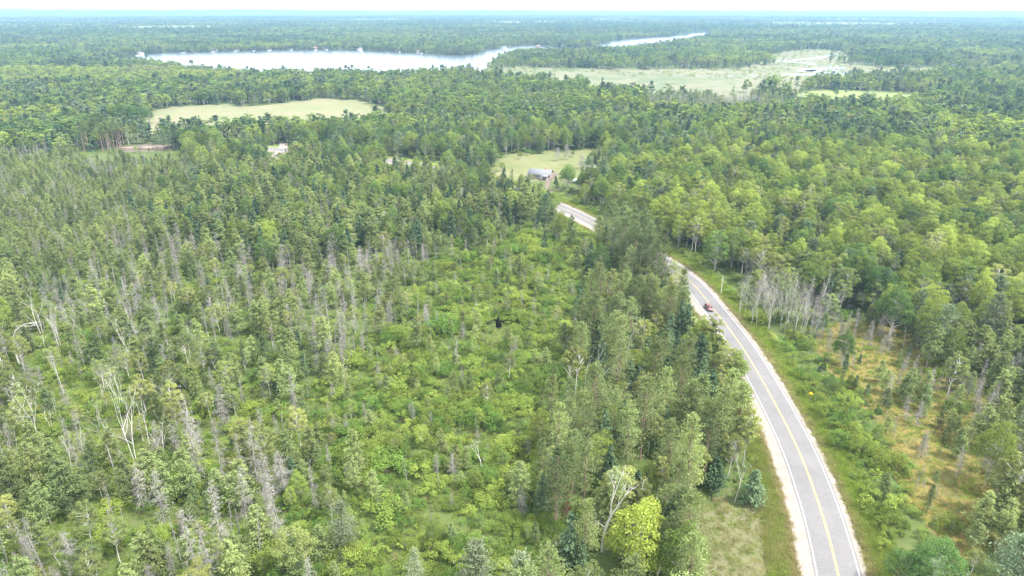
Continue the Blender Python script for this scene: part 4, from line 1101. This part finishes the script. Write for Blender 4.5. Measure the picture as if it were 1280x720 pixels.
for i, ((u_, v_), w_, d_) in enumerate(FARFIELDS):               # pale clearings on low rises far away
    x, y = ground(u_, v_, 15.0); a = np.arange(28) / 28 * 6.283
    rings = []
    for f_, z_ in ((1.25, 6.0), (1.0, 14.5), (0.6, 16.5), (0.0, 17.5)):
        rings.append(np.c_[x + np.cos(a) * w_ / 2 * f_, y + np.sin(a) * d_ * 2.2 * f_, np.full(28, z_) + hill(x, y)])
    V = np.concatenate(rings)
    F = [(r * 28 + j, r * 28 + (j + 1) % 28, (r + 1) * 28 + (j + 1) % 28, (r + 1) * 28 + j) for r in range(3) for j in range(28)]
    tag(obj('far_field', mesh_quads('far_field', V, F, [M['hay']], smooth=True)), kind='structure')

# ------------------------------------------------------------------ grass along the road, bog tufts, marsh reeds
gx, gy = [], []
n = 26000
s = rng.uniform(0, 1, n) ** 1.6 * 330; j = np.clip((s / 2).astype(int), 0, len(RC) - 1)
off = np.where(rng.random(n) < .55, rng.uniform(5.6, 11.0, n), -rng.uniform(7.0, 11.5, n))
off = np.where(rng.random(n) < .06, np.where(off > 0, rng.uniform(4.9, 5.8, n), -rng.uniform(6.4, 7.2, n)), off)
GXY = RC[j] + RN[j] * off[:, None] + RT[j] * rng.uniform(-1, 1, (n, 1))
gT = np.clip(.12 + .16 * field(GXY[:, 0], GXY[:, 1], 14, 2) + rng.normal(0, .12, n) + .6 * ((np.abs(off) < 6.3) | ((off < 0) & (off > -7.6))) + .3 * ((off < 0) & (s < 90)), 0, 1)
gS = rng.uniform(.5, 1.3, n)
bx, by = sites(60, 330, 0.9, 860, 840, 1420)
k = inpoly(bx, by, POLY['bog']) & (rng.random(bx.shape) < .65)
bx, by = bx[k], by[k]
cx_, cy_ = sites(60, 300, 1.0, 900, -50, 800)
zc, _, _ = zone_of(cx_, cy_); k = np.isin(zc, [ZN.index(z) for z in ('cutover', 'birches', 'lower_bog')]) & (rng.random(cx_.shape) < np.clip(.62 + .3 * field(cx_, cy_, 16, 9), 0, 1)); cx_, cy_ = cx_[k], cy_[k]
dx_, dy_ = sites(60, 200, 0.55, 900, 820, 1020)
k = inpoly(dx_, dy_, POLY['dry']) & (rng.random(dx_.shape) < .5); dx_, dy_ = dx_[k], dy_[k]
AX = np.r_[GXY[:, 0], bx, dx_, cx_]; AY = np.r_[GXY[:, 1], by, dy_, cy_]
AT = np.r_[gT, np.clip(.35 + .45 * field(bx, by, 9, 3) + rng.normal(0, .2, len(bx)), 0, 1), np.clip(.55 + .4 * field(dx_, dy_, 7, 5) + rng.normal(0, .2, len(dx_)), 0, 1), np.clip(.25 + .4 * field(cx_, cy_, 12, 4) + rng.normal(0, .15, len(cx_)), 0, 1)]
AS = np.r_[gS, rng.uniform(.4, 1.3, len(bx)), rng.uniform(.4, 1.2, len(dx_)), rng.uniform(.6, 1.4, len(cx_))]
c = len(AX)
mass('grass', COLL['grs', 0], np.c_[AX, AY, np.full(c, .03)], rot_of(c, .05), np.c_[AS * 1.2, AS * 1.2, AS], rng.integers(0, 4, c), AT, 'rough grass along the road verge, in the bog and dry patch', 'grass')
mx_, my_ = sites(1000, 2300, 7.0, 130, 560, 1230)
k = (inpoly(mx_, my_, POLY['marsh']) | inpoly(mx_, my_, POLY['lime'])) & (rng.random(mx_.shape) < np.clip(.22 + .3 * field(mx_, my_, 170, 6), 0, .8))
mx_, my_ = mx_[k], my_[k]; c = len(mx_)
mass('marsh_reeds', COLL['shr', 0], np.c_[mx_, my_, np.full(c, .05)], rot_of(c, .05), np.c_[np.full((c, 2), 1.6), rng.uniform(.5, 1.2, c)], rng.integers(0, 6, c), rng.uniform(.4, 1.1, c), 'low green sedge and reed clumps in the marsh', 'reeds')

# ================================================================== THINGS
def part(name, geo, m, parent, smooth=False):
    V, F = geo.get(); return obj(name, mesh_quads(name, V, F, [m], smooth=smooth), parent)
def rod(p, q, r, sides=6): return tube(np.array([p, q], float), [r, r], sides)
def disc_cyl(c, axis, r, h, sides=14):
    """a closed short cylinder, quads fanned to the axis"""
    axis = unit(np.array(axis, float)); c = np.array(c, float)
    P = np.stack([c - axis * h / 2, c - axis * h / 2, c + axis * h / 2, c + axis * h / 2])
    g = Geo(); ref = np.array([0, 0, 1.0]) if abs(axis[2]) < .8 else np.array([1.0, 0, 0])
    A = unit(np.cross(axis, ref)); B = np.cross(axis, A); a = np.arange(sides) / sides * 6.2832
    rings = [c - axis * h / 2 + 0 * A[None] * a[:, None], c - axis * h / 2 + r * (np.outer(np.cos(a), A) + np.outer(np.sin(a), B)), c + axis * h / 2 + r * (np.outer(np.cos(a), A) + np.outer(np.sin(a), B)), c + axis * h / 2 + 0 * A[None] * a[:, None]]
    V = np.concatenate(rings); F = [(i * sides + k, i * sides + (k + 1) % sides, (i + 1) * sides + (k + 1) % sides, (i + 1) * sides + k) for i in range(3) for k in range(sides)]
    return V, F
def loft(stations):
    """closed rings of equal count joined along their length, ends capped by a collapsed ring"""
    n = len(stations[0]); rings = [np.repeat(np.mean(stations[0], 0)[None], n, 0)] + [np.array(s, float) for s in stations] + [np.repeat(np.mean(stations[-1], 0)[None], n, 0)]
    V = np.concatenate(rings); F = [(i * n + k, i * n + (k + 1) % n, (i + 1) * n + (k + 1) % n, (i + 1) * n + k) for i in range(len(rings) - 1) for k in range(n)]
    return V, F
# ---- red car
M['car_red'] = plain('dark red car paint', (0.15, 0.035, 0.045), 0.3, 0.1, 0.5, 0.03, 1, coat=0.6)
M['glass'] = plain('tinted car glass', (0.03, 0.035, 0.04), 0.08, 0, 0.6, 0.05)
M['tyre'] = plain('tyre rubber', (0.02, 0.02, 0.02), 0.9)
M['rim'] = plain('alloy rim', (0.55, 0.55, 0.56), 0.35, 0.9)
M['lamp'] = plain('lamp lens', (0.75, 0.75, 0.72), 0.15)
M['tail'] = plain('tail lamp red', (0.35, 0.02, 0.02), 0.2)
M['black'] = plain('black plastic', (0.03, 0.03, 0.03), 0.6)
cx, cy = ground(887, 388)
d0 = np.hypot(RC[:, 0] - cx, RC[:, 1] - cy); j = int(d0.argmin())
offc = float(np.dot(np.array([cx, cy]) - RC[j], RN[j])); offc = min(max(offc, -2.2), -0.9) if offc < 0 else min(max(offc, 0.9), 2.2)
cpos = RC[j] + RN[j] * offc
head = -RT[j] if offc < 0 else RT[j]
car = empty('car', (cpos[0], cpos[1], 0.08), (0, 0, math.atan2(head[1], head[0])), 'dark red sedan driving on the pale road near the bend', 'car')
g = Geo(); st = []
for x, zb, zt, hw in ((2.36, .42, .62, .62), (2.28, .30, .74, .76), (1.9, .24, .84, .86), (1.2, .22, .92, .90), (.9, .22, .96, .91), (-.9, .22, .98, .91), (-1.5, .24, 1.0, .90), (-2.1, .30, .98, .84), (-2.32, .40, .86, .74), (-2.38, .5, .72, .62)):
    zm = zb + (zt - zb) * .55
    st.append([(x, -hw * .92, zb), (x, hw * .92, zb), (x, hw, zm - .08), (x, hw * .99, zm + .1), (x, hw * .86, zt), (x, 0, zt + .03), (x, -hw * .86, zt), (x, -hw * .99, zm + .1), (x, -hw, zm - .08)])
g.add(*loft(st)); body = part('body', g, M['car_red'], car, True)
g = Geo(); g.add(*loft([[(x, -w, z0), (x, w, z0), (x2, w * .82, z1), (x2, -w * .82, z1)] for x, x2, w, z0, z1 in ((1.06, .38, .80, .93, 1.40), (.2, .2, .83, .94, 1.455), (-.6, -.6, .83, .95, 1.45), (-1.62, -1.0, .78, .97, 1.38))])); part('window_glass', g, M['glass'], car)
g = Geo(); g.add(*loft([[(x, -w, z), (x, w, z), (x, w * .9, z + t), (x, 0, z + t + .02), (x, -w * .9, z + t)] for x, w, z, t in ((.44, .66, 1.385, .02), (.2, .70, 1.44, .03), (-.5, .70, 1.44, .03), (-1.02, .66, 1.37, .02))])); part('roof', g, M['car_red'], car, True)
for sy in (-1, 1):
    for xx in (.62, -.32, -1.3):
        g = Geo(); z0_, z1_ = (.94, 1.42); q = {.62: (1.02, .42), -.32: (-.32, -.30), -1.3: (-1.55, -1.0)}[xx]
        g.add(*rod((q[0], sy * .80, z0_), (q[1], sy * .68, z1_), .035, 4)); part('roof_pillar', g, M['car_red'], car)
    g = Geo(); g.add(*box(.75, .93, sy * .98 - .09, sy * .98 + .09, .92, 1.06)); part('mirror', g, M['car_red'], car)
    g = Geo(); g.add(*box(2.12, 2.335, sy * .56 - .17, sy * .56 + .17, .62, .74)); part('headlight', g, M['lamp'], car)
    g = Geo(); g.add(*box(-2.345, -2.15, sy * .58 - .16, sy * .58 + .16, .76, .90)); part('tail_light', g, M['tail'], car)
    for xx in (1.42, -1.42):
        g = Geo(); g.add(*disc_cyl((xx, sy * .80, .32), (0, 1, 0), .33, .22, 18)); w_ = part('wheel', g, M['tyre'], car)
        g = Geo(); g.add(*disc_cyl((xx, sy * .905, .32), (0, 1, 0), .20, .03, 12)); part('rim', g, M['rim'], w_)
g = Geo(); g.add(*box(2.30, 2.385, -.5, .5, .42, .58)); part('grille', g, M['black'], car)
g = Geo(); g.add(*box(-2.40, -2.33, -.55, .55, .40, .52)); part('bumper', g, M['black'], car)

# ---- roadside sign, pole, marker
M['sign_yellow'] = plain('warning yellow sheet', (0.80, 0.52, 0.02), 0.5)
M['steel'] = plain('galvanised steel', (0.42, 0.42, 0.42), 0.45, 0.7)
M['old_pole'] = bark_material('bleached pole wood', (0.55, 0.52, 0.47), (0.38, 0.35, 0.31))
sx, sy = ground(1011, 505)
sg = empty('road_sign', (sx, sy, 0), (0, 0, math.atan2(-sx, sy)), 'yellow diamond warning sign on a post in the roadside brush', 'sign')
g = Geo(); g.add(*rod((0, .04, -.3), (0, .04, 3.1), .04)); part('post', g, M['steel'], sg)
g = Geo(); a = .62
V = [(0, -.02, 2.9 - a), (a, -.02, 2.9), (0, -.02, 2.9 + a), (-a, -.02, 2.9), (0, 0, 2.9 - a), (a, 0, 2.9), (0, 0, 2.9 + a), (-a, 0, 2.9)]
g.add(V, [(0, 1, 2, 3), (7, 6, 5, 4), (0, 4, 5, 1), (1, 5, 6, 2), (2, 6, 7, 3), (3, 7, 4, 0)]); pl = part('plate', g, M['sign_yellow'], sg)
g = Geo()
for p, q in (((0, -a * .9), (a * .9, 0)), ((a * .9, 0), (0, a * .9)), ((0, a * .9), (-a * .9, 0)), ((-a * .9, 0), (0, -a * .9))):
    g.add(*rod((p[0], -.024, 2.9 + p[1]), (q[0], -.024, 2.9 + q[1]), .012, 4))
part('border', g, M['black'], pl)
px_, py_ = ground(901, 367)
po = empty('pole', (px_, py_, 0), (0, 0, 0), 'bleached wooden pole standing at the roadside forest edge', 'pole')
g = Geo(); g.add(*tube(np.array([(0, 0, -.5), (0, 0, 3), (.02, 0, 6.4)]), [.15, .14, .12], 8)); part('shaft', g, M['old_pole'], po)
g = Geo(); g.add(*disc_cyl((.02, 0, 6.42), (0, 0, 1), .125, .05, 8)); part('cap', g, M['steel'], po)
mk = ground(996, 715)
mp_ = empty('marker_post', (mk[0], mk[1], 0), (0, 0, 0), 'thin grey marker post in the grass beside the road', 'post')
g = Geo(); g.add(*rod((0, 0, -.2), (0, 0, 1.3), .045, 6)); part('shaft', g, M['steel'], mp_)
g = Geo(); g.add(*box(-.06, .06, -.052, .052, 1.0, 1.22)); part('reflector', g, M['white_paint'], mp_)

# ---- black upturned stump in the shrubs
bx0, by0 = ground(623, 410)
stp = empty('upturned_stump', (bx0, by0, 0), (0, 0, 0), 'black upturned stump with splayed roots in the green shrubs', 'stump')
g = Geo(); hw = [(0, 0, .2), (.05, 0, 1.2), (.0, 0, 2.3), (-.05, 0, 3.2), (.02, 0, 4.1)]
g.add(*tube(np.array(hw), [.75, .85, .7, .42, .06], 9)); part('trunk', g, M['black_wood'], stp, True)
for P, r in (([(-.3, 0, 2.3), (-1.0, .1, 2.7), (-1.7, .1, 2.5), (-2.0, .1, 1.9)], .26), ([(.4, 0, 1.9), (1.0, .1, 2.2), (1.6, .1, 1.9), (1.8, .1, 1.2)], .27), ([(.3, 0, 1.2), (.9, -.2, .9), (1.4, -.3, .4)], .28), ([(-.3, -.1, 1.2), (-.7, -.3, .6), (-.9, -.4, 0)], .28), ([(.2, .3, 1.6), (.4, .9, 1.9), (.6, 1.4, 1.6)], .2)):
    g = Geo(); Q = catmull(P, 5); g.add(*tube(Q, np.linspace(r, .05, len(Q)), 6)); part('root', g, M['black_wood'], stp, True)

# ---- house with grey roof
M['shingle'] = plain('grey roof shingles', (0.145, 0.15, 0.172), 0.8, var=0.12, scale=1.2)
M['siding'] = plain('tan siding', (0.26, 0.22, 0.20), 0.8)
M['white_trim'] = plain('white trim', (0.75, 0.74, 0.72), 0.6)
M['window_glass'] = plain('house window glass', (0.05, 0.06, 0.07), 0.1, 0, 0.6)
M['brick_red'] = plain('chimney brick', (0.30, 0.14, 0.10), 0.9)
hx, hy = ground(676, 222)
def gable(g, x0, x1, y0, y1, z0, z1, t=0.18):
    """a ridge roof along x with thickness"""
    ym = (y0 + y1) / 2
    V = [(x, y, z + dz) for dz in (0, t) for x in (x0, x1) for y, z in ((y0, z0), (ym, z1), (y1, z0))]
    F = [(0, 1, 4, 3), (1, 2, 5, 4), (6, 9, 10, 7), (7, 10, 11, 8), (0, 3, 9, 6), (2, 8, 11, 5), (0, 6, 7, 1), (1, 7, 8, 2), (3, 4, 10, 9), (4, 5, 11, 10)]
    g.add(V, F)
def wall_house(g, x0, x1, y0, y1, z0, z1, ridge):
    ym = (y0 + y1) / 2
    V = [(x, y, z) for x in (x0, x1) for y, z in ((y0, z0), (y1, z0), (y1, z1), (ym, ridge), (y0, z1))]
    F = [(0, 5, 9, 4), (1, 2, 7, 6), (0, 4, 2, 1), (5, 6, 7, 9), (4, 3, 2, 2), (9, 7, 8, 8)]
    Fq = [(0, 5, 9, 4), (1, 2, 7, 6), (0, 4, 2, 1), (5, 6, 7, 9)]
    g.add(V, Fq)
    g.add([V[4], V[3], V[2], V[2]], [(0, 1, 2, 3)][:0] or [(0, 1, 2, 3)]); g.add([V[9], V[7], V[8], V[8]], [(0, 1, 2, 3)])
def house(loc, rz, W, D, Hh, rise, wall_m, roof_m, label, name='house', group=None, detail=True):
    e = empty(name, loc, (0, 0, rz), label, 'house', group)
    g = Geo(); wall_house(g, -W / 2, W / 2, -D / 2, D / 2, 0, Hh, Hh + rise); part('wall', g, wall_m, e)
    g = Geo(); gable(g, -W / 2 - .5, W / 2 + .5, -D / 2 - .6, D / 2 + .6, Hh - .18, Hh + rise + .04); rf = part('roof', g, roof_m, e)
    if detail:
        g = Geo(); g.add(*box(W * .2, W * .2 + .7, -.2, .5, Hh + rise - .4, Hh + rise + .9)); part('chimney', g, M['brick_red'], rf)
    for x in ((-W * .32, -W * .08, W * .34) if detail else (-W * .25, W * .25)):
        g = Geo(); g.add(*box(x - .62, x + .62, -D / 2 - .06, -D / 2 + .02, .95, 2.15)); f_ = part('window', g, M['white_trim'], e)
        g = Geo(); g.add(*box(x - .52, x + .52, -D / 2 - .075, -D / 2 - .03, 1.05, 2.05)); part('pane', g, M['window_glass'], f_)
    g = Geo(); g.add(*box(W * .14 - .48, W * .14 + .48, -D / 2 - .07, -D / 2 + .02, .05, 2.1)); dr = part('door', g, M['white_trim'], e)
    g = Geo(); g.add(*box(W * .14 + .30, W * .14 + .38, -D / 2 - .12, -D / 2 - .06, .98, 1.08)); part('handle', g, M['steel'], dr)
    return e
hs = house((hx, hy, .02), R(-18), 12.5, 8.4, 2.7, 2.0, M['siding'], M['shingle'], 'house with broad grey roof on the lawn by the road')
g = Geo(); gable(g, 1.6, 6.0, -7.4, -3.7, 2.2, 3.0); part('porch_roof', g, M['shingle'], hs)
for x in (1.9, 5.7):
    g = Geo(); g.add(*box(x - .08, x + .08, -7.0, -6.84, 0, 2.3)); part('porch_post', g, M['white_trim'], hs)
g = Geo(); g.add(*box(1.6, 6.0, -7.3, -4.3, .02, .3)); part('porch_deck', g, M['gravel'], hs)
# ---- white trailer and shed on the lawn
wx, wy = ground(720, 228)
M['white_cover'] = plain('white cover', (0.80, 0.80, 0.78), 0.6, var=.05)
tr = empty('trailer', (wx, wy, .02), (0, 0, R(12)), 'small white covered trailer on the lawn right of the house', 'trailer')
g = Geo(); g.add(*loft([[(x, -w, .5), (x, w, .5), (x, w, .5 + h * .55), (x, w * .6, .5 + h), (x, -w * .6, .5 + h), (x, -w, .5 + h * .55)] for x, w, h in ((-2.1, .8, .9), (-1.7, 1.05, 1.4), (.8, 1.05, 1.45), (1.6, .9, 1.1), (2.1, .5, .6))])); part('cover', g, M['white_cover'], tr, True)
for s_ in (-1, 1):
    g = Geo(); g.add(*disc_cyl((-.3, s_ * 1.12, .33), (0, 1, 0), .33, .2, 14)); part('wheel', g, M['tyre'], tr)
g = Geo(); g.add(*rod((2.0, 0, .5), (3.3, 0, .42), .05)); part('drawbar', g, M['steel'], tr)
g = Geo(); g.add(*box(-2.0, 2.0, -.9, .9, .42, .5)); part('frame', g, M['steel'], tr)
ex, ey = ground(737, 213)
house((ex, ey, .02), R(10), 6.5, 4.5, 2.2, 1.2, M['white_trim'], plain('pale metal roof', (.55, .55, .54), .5), 'small pale shed at the back of the lawn under a bare tree', name='shed', detail=False)
# ---- log piles at the sandy clearing
M['log_end'] = bark_material('cut logs', (0.26, 0.21, 0.18), (0.15, 0.115, 0.10))
for i, (u_, v_, rz, nl_, lab_) in enumerate(((160, 187, .2, 7, 'long low pile of greyish logs in the sandy clearing, nearest the red pines'), (183, 186.5, -.1, 8, 'middle pile of greyish logs in the sandy clearing'), (205, 185.5, .15, 6, 'pile of greyish logs at the far end of the sandy clearing'))):
    x, y = ground(u_, v_); e = empty('log_pile', (x, y, .03), (0, 0, rz), lab_, 'log pile', 'log piles in the sandy clearing')
    lm = None
    for row in range(3):
        for q in range(nl_ - row):
            if lm is None:
                gg = Geo(); gg.add(*disc_cyl((0, 0, 0), (1, 0, 0), .30, 9.0, 8)); V, F = gg.get(); lm = mesh_quads('log', V, F, [M['log_end']])
            obj('log', lm, e, ((rng.uniform(-.6, .6)), (q + row / 2 - nl_ / 2) * .62, .30 + row * .52))
# ---- cottages and docks on the far lake shore
cw = [M['white_trim'], M['siding'], plain('grey cottage siding', (.5, .52, .55), .8)]
cr = [M['shingle'], plain('brown cottage roof', (.2, .14, .11), .8)]
SH = ((176, 69.3, 'on the far shore at the narrow end of the lake'), (232, 65.6, 'second along the far shore from the narrow end'), (268, 64.6, 'third along the far shore from the narrow end'), (296, 63.9, 'fourth along the far shore from the narrow end'), (318, 63.4, 'fifth along the far shore from the narrow end'),
      (337, 63.0, 'sixth along the far shore from the narrow end'), (364, 62.7, 'seventh along the far shore from the narrow end'), (394, 62.5, 'eighth along the far shore from the narrow end'), (408, 62.4, 'ninth along the far shore from the narrow end'), (450, 63.2, 'before the far shore bulges towards the marsh'),
      (497, 65.2, 'on the bulge of the far shore'), (524, 66.7, 'on the bulge of the far shore, nearer the marsh'), (630, 61.8, 'at the mouth of the channel'), (672, 60.2, 'on the far side of the channel'), (704, 59.8, 'on the far side of the channel, farther along'), (1046, 55, 'in the forest behind the marsh'))
for i, (u_, v_, where) in enumerate(SH):
    x, y = ground(u_, v_ - .35); wcol = ('white', 'tan', 'grey')[i % 3]
    house((x, y, .3), rng.uniform(-.4, .4), rng.uniform(9, 12), 8, 3.2, 2.4, cw[i % 3], cr[i % 2], f'{wcol} lakeside cottage {where}' if i < 15 else f'{wcol} cottage {where}', name='cottage', group='cottages along the far lake shore', detail=False)
    if i < 15:
        dk = empty('dock', (x + 9, y - 30, .12), (0, 0, rng.uniform(-.2, .2)), f'pale dock before the cottage {where}', 'dock', 'docks along the far lake shore')
        g = Geo(); g.add(*box(-1.6, 1.6, -9, 9, .5, .75)); part('deck', g, M['white_trim'], dk)
        for yy in (-8, 0, 8):
            g = Geo(); g.add(*rod((-1.5, yy, -.3), (-1.5, yy, .9), .15, 5)); part('post', g, M['white_trim'], dk)

# ------------------------------------------------------------------ haze: even pale air round everything
def haze_material():
    m, n, l = mat('haze')
    v = n.new('ShaderNodeVolumePrincipled')
    v.inputs['Color'].default_value = (0.36, 0.62, 0.93, 1)
    v.inputs['Density'].default_value = HAZE_DENSITY
    v.inputs['Anisotropy'].default_value = 0.2
    o = n.new('ShaderNodeOutputMaterial'); l.new(v.outputs[0], o.inputs['Volume'])
    return m
g = Geo(); g.add(*box(-14800, 14800, -14800, 14800, -2.0, 112.0))
tag(part('haze', g, haze_material(), None), 'thin pale blue haze lying over the whole forest', 'haze', None, 'stuff')
